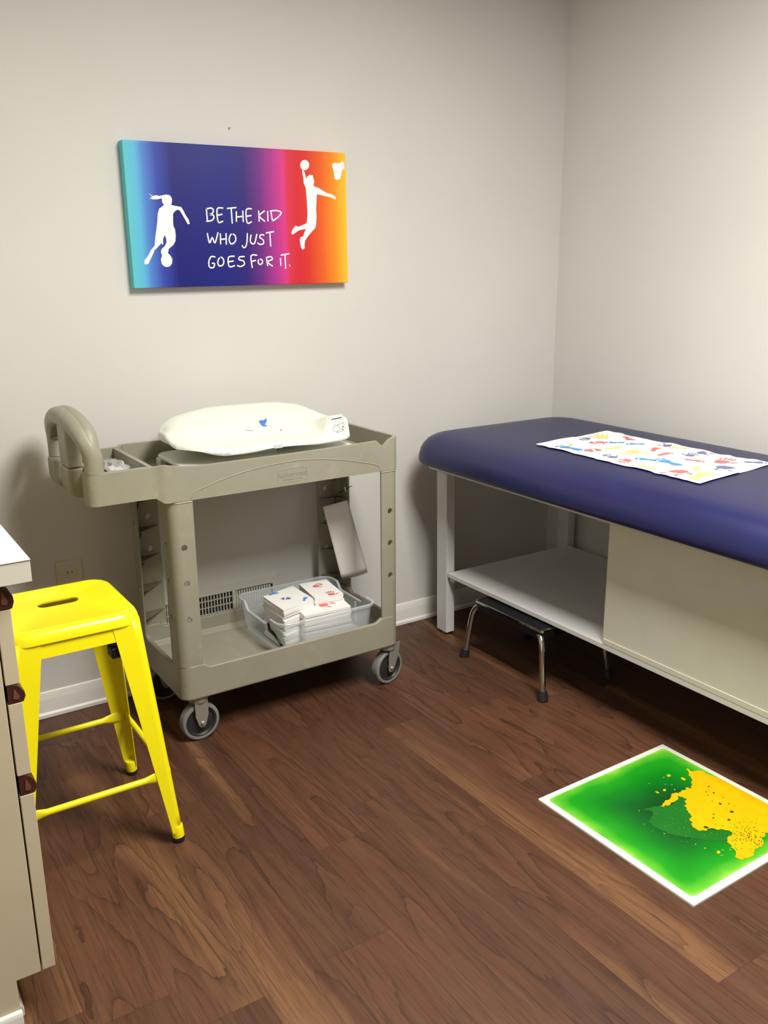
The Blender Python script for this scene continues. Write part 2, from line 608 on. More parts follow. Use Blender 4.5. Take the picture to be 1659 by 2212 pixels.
# outlines of the two athletes, the hoop and the pen strokes of the lettering (metres from the canvas centre)
GIRL=[(-0.3075,0.0643),(-0.2958,0.0562),(-0.2841,0.0586),(-0.2751,0.0567),(-0.2633,0.0591),(-0.2538,0.0615),(-0.2423,0.0597),(-0.2359,0.0513),(-0.2368,0.0406),(-0.2398,0.032),(-0.2212,0.0289),(-0.2094,0.0274),(-0.203,0.0176),(-0.196,0.0026),(-0.1882,-0.0082),(-0.1853,-0.0213),(-0.1917,-0.0227),(-0.1967,-0.0127),(-0.2043,0.0003),(-0.2127,0.0153),(-0.2195,0.0195),(-0.2293,0.015),(-0.2362,0.0063),(-0.2375,-0.011),(-0.2375,-0.0283),(-0.2334,-0.037),(-0.2324,-0.0544),(-0.2347,-0.0719),(-0.2418,-0.0828),(-0.2569,-0.0938),(-0.2612,-0.1069),(-0.2537,-0.1135),(-0.2484,-0.1246),(-0.2509,-0.1378),(-0.2586,-0.1457),(-0.2683,-0.1473),(-0.2775,-0.1441),(-0.2831,-0.1374),(-0.2844,-0.1242),(-0.2797,-0.1133),(-0.2828,-0.1046),(-0.2806,-0.0959),(-0.268,-0.085),(-0.2624,-0.0741),(-0.2637,-0.061),(-0.2679,-0.0546),(-0.2736,-0.0676),(-0.2739,-0.0828),(-0.2792,-0.0784),(-0.2893,-0.0871),(-0.3018,-0.0979),(-0.3101,-0.1131),(-0.3193,-0.1283),(-0.3237,-0.1369),(-0.3332,-0.139),(-0.3374,-0.1346),(-0.3344,-0.1259),(-0.3242,-0.1152),(-0.3135,-0.0979),(-0.3008,-0.0849),(-0.2963,-0.059),(-0.2912,-0.0374),(-0.2866,-0.0159),(-0.2839,0.0055),(-0.2781,0.0206),(-0.2682,0.0271),(-0.2623,0.0315),(-0.2672,0.0399),(-0.2672,0.0506),(-0.2805,0.0473),(-0.2943,0.0469),(-0.3055,0.0496),(-0.2961,0.0528)]
BOY=[(0.2093,0.1495),(0.2163,0.1452),(0.2197,0.1339),(0.2231,0.1226),(0.2278,0.1296),(0.2363,0.1354),(0.2474,0.134),(0.2498,0.1235),(0.2522,0.1143),(0.249,0.1026),(0.2528,0.0991),(0.2656,0.0962),(0.2795,0.0896),(0.2963,0.0816),(0.319,0.0757),(0.3303,0.0698),(0.333,0.0637),(0.3289,0.0613),(0.3186,0.0648),(0.3101,0.0679),(0.2902,0.0712),(0.2704,0.0744),(0.2603,0.076),(0.2585,0.0563),(0.2557,0.0281),(0.2566,0.0045),(0.254,-0.0192),(0.2496,-0.0311),(0.2408,-0.0383),(0.2232,-0.055),(0.2114,-0.0692),(0.208,-0.0835),(0.2087,-0.093),(0.2018,-0.0987),(0.1947,-0.093),(0.193,-0.0811),(0.1908,-0.0669),(0.1951,-0.0584),(0.2035,-0.0574),(0.2097,-0.0432),(0.2156,-0.0337),(0.2016,-0.0352),(0.1875,-0.0386),(0.1762,-0.0457),(0.1649,-0.0514),(0.1607,-0.0458),(0.1655,-0.0364),(0.1771,-0.0232),(0.1881,-0.0268),(0.205,-0.0206),(0.2192,-0.0148),(0.2231,0.0135),(0.2226,0.0415),(0.2215,0.0694),(0.2197,0.0948),(0.2131,0.1084),(0.2121,0.1245),(0.2089,0.1404)]
HOOP=[(0.3209,0.1711),(0.3278,0.1751),(0.3537,0.1753),(0.3556,0.1801),(0.3671,0.1792),(0.3677,0.1582),(0.3589,0.1555),(0.3544,0.1389),(0.3505,0.127),(0.3377,0.1219),(0.3292,0.1263),(0.327,0.1472),(0.3217,0.161)]
BALL=[(0.2352,0.1643),(0.2345,0.1602),(0.2327,0.1564),(0.2299,0.1531),(0.2264,0.1504),(0.2223,0.1487),(0.218,0.148),(0.2138,0.1484),(0.2098,0.1498),(0.2065,0.1521),(0.204,0.1552),(0.2026,0.1589),(0.2022,0.1629),(0.2029,0.1669),(0.2047,0.1707),(0.2074,0.174),(0.211,0.1766),(0.215,0.1784),(0.2193,0.1791),(0.2235,0.1787),(0.2275,0.1774),(0.2308,0.1751),(0.2333,0.172),(0.2348,0.1683)]
STROKES=[[(-0.1285,0.0233),(-0.1274,-0.0097)],[(-0.1286,0.0224),(-0.1126,0.0258),(-0.1056,0.0193),(-0.1102,0.0104),(-0.1238,0.0058)],[(-0.1238,0.0058),(-0.109,0.0061),(-0.105,-0.0014),(-0.1126,-0.0104),(-0.1296,-0.0132)],[(-0.0742,0.0265),(-0.0929,0.0231),(-0.0919,-0.0146),(-0.0768,-0.0126)],[(-0.0931,0.005),(-0.078,0.0079)],[(-0.0587,0.0255),(-0.0296,0.0287)],[(-0.046,0.0262),(-0.0452,-0.0176)],[(-0.0294,0.0162),(-0.0306,-0.0121)],[(-0.0072,0.0188),(-0.0075,-0.0127)],[(-0.0303,0.0005),(-0.0066,0.0031)],[(0.0227,0.0261),(0.0048,0.0222),(0.0057,-0.0157),(0.0204,-0.0133)],[(0.0048,0.0033),(0.0205,0.0058)],[(0.0474,0.0198),(0.0478,-0.0107)],[(0.0674,0.0201),(0.0492,0.0053),(0.0668,-0.0105)],[(0.079,0.019),(0.0786,-0.0094)],[(0.0907,0.0183),(0.0946,-0.0092)],[(0.0886,0.0205),(0.1112,0.0223),(0.1271,0.0166),(0.1156,0.0026),(0.0946,-0.0101)],[(-0.1301,-0.0496),(-0.1246,-0.0772),(-0.115,-0.0606),(-0.1071,-0.0772),(-0.0951,-0.0471)],[(-0.0873,-0.0502),(-0.0882,-0.0799)],[(-0.0681,-0.0493),(-0.0691,-0.0808)],[(-0.0884,-0.0664),(-0.0681,-0.065)],[(-0.0473,-0.0501),(-0.0553,-0.056),(-0.0587,-0.0695),(-0.0542,-0.0795),(-0.0455,-0.0786),(-0.0367,-0.0695),(-0.0374,-0.0559),(-0.0473,-0.0501)],[(0.0043,-0.0489),(0.002,-0.0718),(-0.0031,-0.0878),(-0.0112,-0.0914),(-0.015,-0.0855)],[(0.0171,-0.0534),(0.0134,-0.0717),(0.0198,-0.0796),(0.0289,-0.0763),(0.0372,-0.051)],[(0.0619,-0.0532),(0.0514,-0.0524),(0.0472,-0.0602),(0.0585,-0.068),(0.059,-0.0787),(0.0471,-0.0819),(0.0394,-0.0773)],[(0.0713,-0.0463),(0.0972,-0.0424)],[(0.0837,-0.0453),(0.0842,-0.0866)],[(-0.11,-0.1191),(-0.1224,-0.1181),(-0.1309,-0.1325),(-0.1296,-0.1492),(-0.1171,-0.1508),(-0.1124,-0.1395),(-0.1203,-0.138)],[(-0.0924,-0.1206),(-0.0995,-0.1283),(-0.1013,-0.1396),(-0.0957,-0.1465),(-0.0837,-0.1421),(-0.0813,-0.1285),(-0.0874,-0.1207),(-0.0924,-0.1206)],[(-0.0448,-0.1174),(-0.0645,-0.1209),(-0.0637,-0.1483),(-0.0456,-0.1463)],[(-0.0643,-0.1341),(-0.0488,-0.132)],[(-0.0102,-0.1186),(-0.0258,-0.1198),(-0.0289,-0.1276),(-0.0136,-0.1324),(-0.0116,-0.143),(-0.025,-0.1489),(-0.0352,-0.1459)],[(0.0336,-0.1147),(0.0135,-0.1169),(0.0157,-0.1527)],[(0.0141,-0.134),(0.0285,-0.1309)],[(0.042,-0.1273),(0.0373,-0.1357),(0.0427,-0.1437),(0.052,-0.1391),(0.0514,-0.1298),(0.042,-0.1273)],[(0.0673,-0.1229),(0.0703,-0.1473)],[(0.0662,-0.1229),(0.0825,-0.1198),(0.0886,-0.1278),(0.0709,-0.1361),(0.0875,-0.149)],[(0.1175,-0.1257),(0.1181,-0.147)],[(0.1208,-0.1149),(0.1495,-0.1113)],[(0.1345,-0.114),(0.1352,-0.1567)],[(0.15,-0.1474),(0.151,-0.1498)]]


def ribbon(m, pts, w, y):
    """a pen stroke with round ends as a strip of flat quads and discs"""
    # round the polyline
    P = [Vector((a, b)) for a, b in pts]
    if len(P) > 2:
        Q = [P[0]]
        closed = (P[0] - P[-1]).length < 1e-6
        n = len(P)
        for i in range(n - 1):
            p0 = P[i - 1] if i > 0 else (P[-2] if closed else P[0])
            p1, p2 = P[i], P[i + 1]
            p3 = P[i + 2] if i + 2 < n else (P[1] if closed else P[-1])
            for k in range(1, 5):
                t = k / 4
                Q.append(0.5 * (2 * p1 + (p2 - p0) * t + (2 * p0 - 5 * p1 + 4 * p2 - p3) * t * t + (3 * p1 - p0 - 3 * p2 + p3) * t ** 3))
        P = Q
    L, R = [], []
    for i, p in enumerate(P):
        d = (P[min(i + 1, len(P) - 1)] - P[max(i - 1, 0)])
        d = d.normalized() if d.length > 1e-9 else Vector((1, 0))
        nn = Vector((-d.y, d.x)) * w / 2
        L.append((p.x + nn.x, y, p.y + nn.y))
        R.append((p.x - nn.x, y, p.y - nn.y))
    m.loft([L, R], False, False, closed=False)
    for p in (P[0], P[-1]):
        m.add([(a, y - .00005, b) for a, b in ellipse(p.x, p.y, w / 2, w / 2, 0, 10)], [tuple(range(10))])


cv = thing('wall_canvas', 'rainbow canvas print on the back wall reading BE THE KID WHO JUST GOES FOR IT', 'wall art', (CVX, -0.001, CVZ))
cv.rotation_euler = (0, -0.0063, 0)
m = MB()
m.loft([[(x, y, z) for x, z in rrect(-CVW / 2 + i, CVW / 2 - i, -CVH / 2 + i, CVH / 2 - i, .003, 3)] for y, i in ((0, 0), (-CVT + .003, 0), (-CVT + .0008, .0008), (-CVT, .003))])
m.m = 1
yy = -CVT - .0004
for poly in (GIRL, BOY, HOOP, BALL):
    m.fillpoly([poly], lambda a, b: (a, yy, b))
for st in STROKES:
    ribbon(m, st, 0.0042, yy - .0002)
o = m.build('canvas_panel', [canvas_mat(), plain('white_canvas_print', (240, 236, 238), 0.55, var=.01, spec=.3)], None)
o.parent = cv

# ------------------------------------------------------------------ exam table
TB = thing('exam_table', 'navy vinyl exam table with a white metal frame along the right wall', 'exam table', (-0.38, -1.0, 0))
TX0, TX1, TY0, TY1 = -0.695, -0.035, -2.0, -0.135
# cushion
m = MB()
CX0, CX1, CY0, CY1 = -0.802, -0.018, -2.12, -0.070
loops = []
for ins, z in ((.08, .680), (.014, .682), (.003, .688), (0, .699), (.0015, .716), (.006, .735), (.015, .754), (.030, .772), (.052, .785), (.088, .7945), (.15, .7995), (.23, .8015)):
    loops.append([(x, y, z) for x, y in rrect(CX0 + ins, CX1 - ins, CY0 + ins, CY1 - ins, max(.03, .135 - ins * .6), 8)])
m.loft(loops)
m.build('cushion', M['vinyl'], TB, angle=60)
# cushion board
MB().box(CX0 + .09, CX1 - .02, CY0 + .09, CY1 - .03, .664, .6805).build('cushion_board', M['white_metal'], TB, bevel=.001)
# rails
m = MB()
m.box(TX0, TX0 + .03, TY0, CY1 - .008, .640, .664)
m.box(TX1 - .03, TX1, TY0, CY1 - .008, .640, .664)
m.box(TX0 + .03, TX1 - .03, CY1 - .033, CY1 - .008, .640, .664)
m.box(TX0 + .03, TX1 - .03, TY0, TY0 + .025, .640, .664)
m.build('top_frame', M['white_metal'], TB, bevel=.002)
for sx in (0, 1):
    for yy0 in (TY1 - .066, TY0 + .02):
        x0 = TX0 if sx == 0 else TX1 - .038
        m = MB()
        lean = -0.009 if sx == 0 else 0
        m.loft([[(x0 + lean * 0, yy0 + 0, .012), (x0 + .038, yy0, .012), (x0 + .038, yy0 + .062, .012), (x0, yy0 + .062, .012)],
                [(x0, yy0 - lean, .640), (x0 + .038, yy0 - lean, .640), (x0 + .038, yy0 + .062 - lean, .640), (x0, yy0 + .062 - lean, .640)]])
        lg = m.build('leg', M['white_metal'], TB, bevel=.002)
        MB().lathe((x0 + .019, yy0 + .028, 0), (0, 0, 1), [(.013, 0), (.015, .004), (.015, .008), (.006, .008), (.006, .013)], 16).build('foot_glide', M['steel'], lg)
# shelf, bracket, cabinet panels
MB().box(TX0 + .001, TX1 - .04, TY0 + .03, TY1 - .069, .240, .258).build('shelf', plain('white_shelf_board', (214, 212, 210), .45, var=.03), TB, bevel=.002)
m = MB()
m.prism([(TX0 + .012, .222), (TX0 + .012, .240), (TX0 + .05, .240), (TX0 + .05, .236)], TY1 - .0665, TY1 - .095, lambda x, y, z: (x, z, y))
m.build('shelf_bracket', M['white_metal'], TB)
PY = -0.988
m = MB()
m.box(TX0 + .004, TX0 + .018, TY0 + .06, PY, .276, .640)
m.build('sliding_door', M['cream'], TB, bevel=.001)
MB().box(TX0, TX0 + .026, TY0 + .06, PY - .004, .2585, .2755).build('door_track', M['cream'], TB, bevel=.001)
MB().box(TX0 + .03, TX1 - .045, PY - .016, PY - .002, .2585, .639).build('divider_panel', M['cream'], TB, bevel=.001)

# ------------------------------------------------------------------ paper sheet on the table
PA, PB_, PC = Vector((-.617, -.576)), Vector((-.244, -.539)), Vector((-.626, -1.242))


def cush_z(x, y):
    e = min(x - CX0, CX1 - x, CY1 - y)
    pts = ((.0, .72), (.015, .754), (.030, .772), (.052, .785), (.088, .7945), (.15, .7995), (.23, .8015))
    for (a, za), (b, zb) in zip(pts, pts[1:]):
        if e < b:
            return za + (zb - za) * (e - a) / (b - a)
    return .8015


def sheet_pt(u, v, lift=0.0):
    # torn, slightly wavy long edges
    vv = v
    uu = u + (0.030 * mnoise(Vector((vv * 8, 3.1, 0))) + 0.018 * mnoise(Vector((vv * 24, 1, 0)))) * (2 * u - 1)
    p = PA + (PB_ - PA) * uu + (PC - PA) * vv
    edge = min(u, 1 - u, v, 1 - v)
    w = 0.0022 + 0.0022 * mnoise(Vector((p.x * 9, p.y * 9, 2))) + (0.006 * max(0, mnoise(Vector((p.x * 7, p.y * 16, 5)))) if u > .5 else 0.002) * max(0, 1 - edge * 9)
    return (p.x, p.y, cush_z(p.x, p.y) + max(0.0008, w) + lift)


INV = None


def world_to_uv(x, y):
    e1, e2 = PB_ - PA, PC - PA
    d = Vector((x, y)) - PA
    det = e1.x * e2.y - e1.y * e2.x
    return (d.x * e2.y - d.y * e2.x) / det, (e1.x * d.y - e1.y * d.x) / det


m = MB()
m.grid(30, 60, sheet_pt)
PMAT = {'k': 4, 'r': 2, 'b': 1, 'y': 3}
HANDS = [(-0.417, -0.607, 'k'), (-0.429, -0.672, 'r'), (-0.537, -0.754, 'r'), (-0.562, -0.855, 'k'), (-0.569, -0.927, 'r'), (-0.334, -0.601, 'y'), (-0.575, -1.116, 'r'), (-0.339, -0.984, 'k'), (-0.33, -1.094, 'r'), (-0.407, -1.173, 'k'), (-0.272, -0.985, 'k'), (-0.456, -0.848, 'y'), (-0.272, -0.834, 'k')]
FEET = [(-0.574, -0.688, 'b'), (-0.557, -0.612, 'y'), (-0.379, -0.706, 'b'), (-0.343, -0.762, 'b'), (-0.289, -0.681, 'r'), (-0.456, -0.771, 'y'), (-0.503, -0.948, 'b'), (-0.482, -1.013, 'b'), (-0.362, -0.857, 'r'), (-0.401, -1.044, 'r'), (-0.552, -1.186, 'y'), (-0.282, -1.169, 'k'), (-0.589, -1.023, 'y'), (-0.281, -0.886, 'y'), (-0.4, -0.928, 'r'), (-0.486, -1.119, 'y')]
BIG = {(-0.482, -1.013), (-0.574, -0.688), (-0.552, -1.186), (-0.575, -1.116), (-0.407, -1.173), (-0.33, -1.094), (-0.456, -0.848), (-0.334, -0.601), (-0.557, -0.612)}
rng = random.Random(3)
for lst, fn in ((HANDS, handprint), (FEET, footprint)):
    for x, y, c in lst:
        m.m = PMAT[c]
        L = (0.098 if (x, y) in BIG else 0.062) * rng.uniform(.92, 1.08)
        for poly in fn(x, y, L, rng.uniform(0, 2 * PI), rng.choice((-1, 1))):
            poly = [(px, py) for px, py in poly]
            uv = [world_to_uv(px, py) for px, py in poly]
            if all(.015 < a < .985 and .01 < b < .99 for a, b in uv):
                m.fillpoly([poly], lambda a, b: sheet_pt(*world_to_uv(a, b), .0009))
o = m.build('exam_paper', [M['paper'], M['p_blue'], M['p_red'], M['p_yel'], M['p_nav']], None, angle=80)
tag(o, 'torn white paper sheet with colourful hand and foot prints lying on the navy exam table', 'paper sheet')

# ------------------------------------------------------------------ step stool
ST = thing('step_stool', 'low black and chrome step stool under the exam table shelf', 'step stool', (-0.605, -0.595, 0))
SX0, SX1, SY0, SY1, SZ = -0.742, -0.470, -0.772, -0.425, 0.230
m = MB()
m.loft([[(x, y, z) for x, y in rrect(SX0 + i, SX1 - i, SY0 + i, SY1 - i, .012, 4)] for z, i in ((SZ - .004, .004), (SZ + .001, .004), (SZ + .003, .007))])
m.build('rubber_tread', plain('ribbed_black_rubber', (18, 17, 18), .6, bump=.3, bscale=180, spec=.25), ST)
m = MB()
m.loft([[(x, y, z) for x, y in rrect(SX0 + i, SX1 - i, SY0 + i, SY1 - i, .014, 4)] for z, i in ((SZ - .007, .0), (SZ, .0), (SZ + .0015, .002), (SZ + .0015, .0042), (SZ - .007, .0042))], False, False)
m.build('chrome_rim', M['chrome'], ST)
m = MB()
m.loft([[(x, y, z) for x, y in rrect(SX0 + .001, SX1 - .001, SY0 + .001, SY1 - .001, .013, 4)] for z in (SZ - .030, SZ - .006)])
m.build('apron', M['black'], ST)
for sx, sy in ((0, 1), (0, 0), (1, 0), (1, 1)):
    cx = SX0 + .016 if sx == 0 else SX1 - .016
    cy = SY0 + .030 if sy == 0 else SY1 - .030
    fx = -0.752 if sx == 0 else -0.448
    fy = -0.803 if sy == 0 else -0.386
    A, B = Vector((cx, cy, SZ - .014)), Vector((fx, fy, 0.0))
    pts = []
    # short horizontal run out of the apron, a bend, then the straight splayed shank
    out = Vector((fx - cx, fy - cy, 0)).normalized()
    K = Vector((cx, cy, SZ - .022)) + out * .036
    D = (B - K).normalized()
    for k in range(7):
        t = k / 6
        p = (1 - t) ** 2 * A + 2 * t * (1 - t) * K + t * t * (K + D * .045)
        pts.append(tuple(p))
    pts.append(tuple(B - D * .012))
    lg = MB().tube(pts, .0105, 14).build('leg', M['chrome'], ST)
    MB().lathe(tuple(B), (-D.x, -D.y, -D.z), [(.017, 0.0), (.0185, .002), (.0175, .012), (.0145, .034), (.0125, .036)], 20).build('rubber_tip', M['rubber'], lg)

# ------------------------------------------------------------------ liquid floor tile
TL = thing('liquid_floor_tile', 'square sensory floor tile of green and yellow liquid with a white border', 'floor tile', (-1.1534, -1.2188, 0))
TTH = -1.5591
tc, ts_ = math.cos(TTH), math.sin(TTH)


def tw(u, v, z=0):
    return (-1.1534 + u * tc - v * ts_, -1.2188 + u * ts_ + v * tc, z)


YELLOW=[(0.1286,0.4473),(0.1452,0.445),(0.1575,0.4669),(0.1798,0.4692),(0.2094,0.4802),(0.2387,0.491),(0.274,0.4924),(0.3107,0.4908),(0.3565,0.4863),(0.393,0.4762),(0.4195,0.4421),(0.431,0.3939),(0.4354,0.3685),(0.4351,0.3576),(0.4382,0.3412),(0.46,0.312),(0.4641,0.2683),(0.4641,0.2343),(0.4606,0.2224),(0.4508,0.2195),(0.4406,0.2338),(0.4188,0.2415),(0.3996,0.2539),(0.3881,0.2783),(0.3834,0.2976),(0.372,0.2947),(0.3531,0.2743),(0.3427,0.2538),(0.3323,0.2333),(0.3185,0.2343),(0.3026,0.249),(0.2905,0.2531),(0.2856,0.2681),(0.268,0.2761),(0.2534,0.2889),(0.2406,0.2933),(0.2407,0.305),(0.2256,0.3242),(0.2158,0.3218),(0.2037,0.3162),(0.2148,0.2907),(0.2182,0.2662),(0.2159,0.2432),(0.2075,0.239),(0.2042,0.2516),(0.2007,0.2877),(0.1906,0.303),(0.1896,0.316),(0.197,0.3366),(0.1968,0.3547),(0.1899,0.3756),(0.1794,0.4042),(0.1666,0.4175),(0.1514,0.4277)]
LOBE=[(0.1939,0.1903),(0.198,0.2135),(0.2064,0.2375),(0.2182,0.2662),(0.2148,0.2907),(0.2037,0.3162),(0.2256,0.3242),(0.2534,0.2889),(0.2856,0.2681),(0.3185,0.2343),(0.3427,0.2538),(0.3834,0.2976),(0.3881,0.2783),(0.4014,0.2514),(0.3709,0.222),(0.3393,0.1963),(0.3134,0.1739),(0.2873,0.162),(0.261,0.1554),(0.2384,0.1603),(0.2259,0.1806),(0.2184,0.1978),(0.2056,0.2017)]
DROPS=[(0.1244,0.3753,0.0062),(0.1228,0.3561,0.0028),(0.158,0.3946,0.0069),(0.1649,0.308,0.0052),(0.1608,0.2836,0.0048),(0.1789,0.3322,0.0028),(0.4142,0.202,0.0055),(0.4149,0.2178,0.0028),(0.4241,0.2343,0.0028),(0.3859,0.1883,0.0028),(0.4262,0.1979,0.0028),(0.1588,0.3451,0.0024),(0.1474,0.3322,0.0024),(0.1205,0.2991,0.0021),(0.1906,0.1774,0.0021),(0.3632,0.1821,0.0024),(0.2918,0.1538,0.0024),(0.2373,0.1424,0.0017)]
HOLES=[(0.1957,0.3742,0.0048),(0.3341,0.2605,0.0062),(0.2485,0.4058,0.0034),(0.29,0.3772,0.0045),(0.3098,0.3237,0.0028),(0.3197,0.3092,0.0031),(0.3293,0.3715,0.0055),(0.3467,0.3355,0.0045),(0.2218,0.4198,0.0031),(0.2344,0.3938,0.0024),(0.2462,0.3844,0.0021),(0.2772,0.4081,0.0021),(0.3028,0.396,0.0024),(0.2706,0.37,0.0017),(0.3397,0.2923,0.0017),(0.3175,0.4001,0.0017)]


def jag(poly, amp, levels=3, seed=1, upright=None):
    """fractal displacement of an outline"""
    r = random.Random(seed)
    P = [Vector(p) for p in poly]
    for l in range(levels):
        Q = []
        for i, p in enumerate(P):
            q = P[(i + 1) % len(P)]
            d = q - p
            Q.append(p)
            if d.length > .004:
                Q.append((p + q) / 2 + Vector((-d.y, d.x)).normalized() * r.uniform(-1, 1) * min(amp, d.length * .25))
        P = Q
        amp *= .6
    return [(p.x, p.y) for p in P]


def inside(p, poly):
    c = False
    for i in range(len(poly)):
        a, b = poly[i], poly[i - 1]
        if (a[1] > p[1]) != (b[1] > p[1]) and p[0] < (b[0] - a[0]) * (p[1] - a[1]) / (b[1] - a[1]) + a[0]:
            c = not c
    return c


def liquid_mat():
    # dye layer: thin and pale where the pouch is pressed at its rim, deep green in the middle
    t = NT('green_liquid')
    sep = t.n('ShaderNodeSeparateXYZ')
    co = t.coord()
    t.set(sep.inputs[0], co)
    x, y = sep.outputs[0], sep.outputs[1]
    a = tw(0.25, 0.25)
    # object coords are metres from the tile's corner, tile is square to the room within 1 degree
    dx = t.math('ABSOLUTE', t.math('SUBTRACT', x, a[0] + 1.1534))
    dy = t.math('ABSOLUTE', t.math('SUBTRACT', y, a[1] + 1.2188))
    d = t.math('SUBTRACT', 0.234, t.math('SMOOTH_MAX', dx, dy, 0.06))
    d = t.math('ADD', d, t.math('MULTIPLY', t.math('SUBTRACT', t.noise(co, 9, 3), .5), .05))
    col = t.ramp(t.math('DIVIDE', d, .24), [(0.0, lin((140, 200, 62))), (.05, lin((92, 182, 46))), (.16, lin((30, 150, 28))), (.36, lin((10, 124, 24))), (.60, lin((10, 90, 30))), (.8, lin((12, 66, 28)))])
    return t.done(col, 0.3, 0, 0.35)


M['liq'] = liquid_mat()
M['liq_y'] = plain('yellow_liquid', (226, 180, 4), .35, var=.05, vscale=30)
M['liq_g'] = plain('mid_green_liquid', (24, 108, 30), .35, var=.08, vscale=14)
M['liq_d'] = plain('dark_green_drop', (44, 66, 16), .35)
M['liq_p'] = plain('pale_green_drop', (120, 170, 76), .35)
M['tile_white'] = plain('white_vinyl_border', (236, 238, 224), .4, var=.02)
m = MB()
sq = rrect(0, .5, 0, .5, .002, 2)
m.loft([[tw(u, v, z) for u, v in rrect(i, .5 - i, i, .5 - i, .002, 2)] for z, i in ((0.0002, 0), (.0052, 0), (.0060, .001))])
m.build('border', M['tile_white'], TL)
m = MB()
r0 = jag(rrect(.0185, .4815, .0185, .4815, .012, 4), .0012, 2, 5)
m.loft([[tw(u, v, .0061) for u, v in r0], [tw(u, v, .0070) for u, v in r0]])
o = m.build('green_liquid', M['liq'], TL, smooth=False)
ins = lambda p: .02 < p[0] < .48 and .02 < p[1] < .48
clampuv = lambda l: [(max(.021, min(.479, a)), max(.021, min(.479, b))) for a, b in l]
m = MB()
lobe = clampuv(jag(LOBE, .003, 2, 2))
m.fillpoly([lobe], lambda a, b: tw(a, b, .0073))
m.build('green_swirl', M['liq_g'], TL, smooth=False)
m = MB()
yel = clampuv(jag(YELLOW, .006, 4, 11))
m.m = 0
m.fillpoly([yel], lambda a, b: tw(a, b, .0077))
rng = random.Random(5)
for (a, b, r) in DROPS:
    m.m = 0 if r > .004 else 1
    m.fillpoly([jag(ellipse(a, b, r * 1.2, r * .75, rng.uniform(0, 3), 10), .0008, 1, rng.randint(0, 99))], lambda p, q: tw(p, q, .0077))
m.m = 2
for (a, b, r) in HOLES:
    m.fillpoly([ellipse(a, b, r, r * .8, rng.uniform(0, 3), 10)], lambda p, q: tw(p, q, .0080))
# foam of tiny bubbles near the far end of the yellow pool, stray droplets in the green
k = 0
while k < 150:
    a, b = rng.gauss(.424, .032), rng.gauss(.318, .03)
    if inside((a, b), yel) and ins((a, b)):
        m.fillpoly([ellipse(a, b, rng.uniform(.0008, .0024), rng.uniform(.0008, .0016), rng.uniform(0, 3), 7)], lambda p, q: tw(p, q, .0080))
        k += 1
m.m = 1
for k in range(70):
    a, b = rng.gauss(.30, .06), rng.gauss(.20, .07)
    if not inside((a, b), yel) and ins((a, b)):
        m.fillpoly([ellipse(a, b, rng.uniform(.0006, .0016), rng.uniform(.0005, .0011), 0, 6)], lambda p, q: tw(p, q, .0076))
m.build('yellow_liquid', [M['liq_y'], M['liq_p'], M['liq_d']], TL, smooth=False)

# ------------------------------------------------------------------ utility cart
CT = thing('utility_cart', 'beige plastic two-shelf utility cart with arched handle against the back wall', 'utility cart', (-1.53, -0.245, 0))
XL, XR, YF, YB = -1.838, -1.072, -0.440, -0.050
HX, HYF, HYB = -2.0485, -0.430, -0.080


def offset_in(poly, d):
    """inward offset of a counter-clockwise outline"""
    n = len(poly)
    out = []
    for i in range(n):
        p0, p1, p2 = Vector(poly[i - 1]), Vector(poly[i]), Vector(poly[(i + 1) % n])
        a, b = (p1 - p0).normalized(), (p2 - p1).normalized()
        na, nb = Vector((-a.y, a.x)), Vector((-b.y, b.x))
        k = (na + nb)
        k = k.normalized() if k.length > 1e-6 else na
        c = max(.5, k.dot(na))
        q = p1 + k * (d / c)
        out.append((q.x, q.y))
    return out


def interp(tab, x):
    if x <= tab[0][0]:
        return tab[0][1]
    for (a, za), (b, zb) in zip(tab, tab[1:]):
        if x <= b:
            return za + (zb - za) * (x - a) / (b - a)
    return tab[-1][1]


def arc(cx, cy, r, a0, a1, n=7):
    return [(cx + r * math.cos(a0 + (a1 - a0) * k / n), cy + r * math.sin(a0 + (a1 - a0) * k / n)) for k in range(n + 1)]


# upper tray: body plus narrower handle end, one outline
r = .028
out = [(-1.880, HYF), (-1.868, HYF - .0005), (-1.858, HYF - .004), (-1.850, HYF - .0085), (-1.840, YF)]
xs = [-1.80, -1.75, -1.65, -1.55, -1.45, -1.35, -1.25, -1.20, -1.157, -1.146, -1.136, -1.132, -1.122, -1.109]
out += [(x, YF) for x in xs]
out += arc(XR - r, YF + r, r, -PI / 2, 0)
out += [(XR, -.30), (XR, -.18)]
out += arc(XR - r, YB - r, r, 0, PI / 2)
out += [(x, YB) for x in (-1.25, -1.45, -1.65, -1.80)]
out += [(-1.840, YB), (-1.850, YB - .004), (-1.862, HYB + .004), (-1.875, HYB)]
out += [(-1.95, HYB)]
out += arc(HX + r, HYB - r, r, PI / 2, PI)
out += [(HX, -.118), (HX + .004, -.124), (HX + .022, -.130), (HX + .022, -.366), (HX + .004, -.372), (HX, -.378)]
out += arc(HX + r, HYF + r, r, PI, 3 * PI / 2)
out += [(-1.97, HYF)]
FRONT = [(-1.87, .858), (-1.845, .862), (-1.80, .853), (-1.75, .848), (-1.45, .848), (-1.25, .8505), (-1.157, .853), (-1.136, .834), (-1.132, .833), (-1.109, .8525), (-1.09, .858), (-1.07, .860)]


def tray_top(x, y):
    if y < -.40 and x > -1.87:
        return interp(FRONT, x)
    return .858


def tray_bot(x):
    return .754 + .017 * sm(-1.845, -1.872, x)


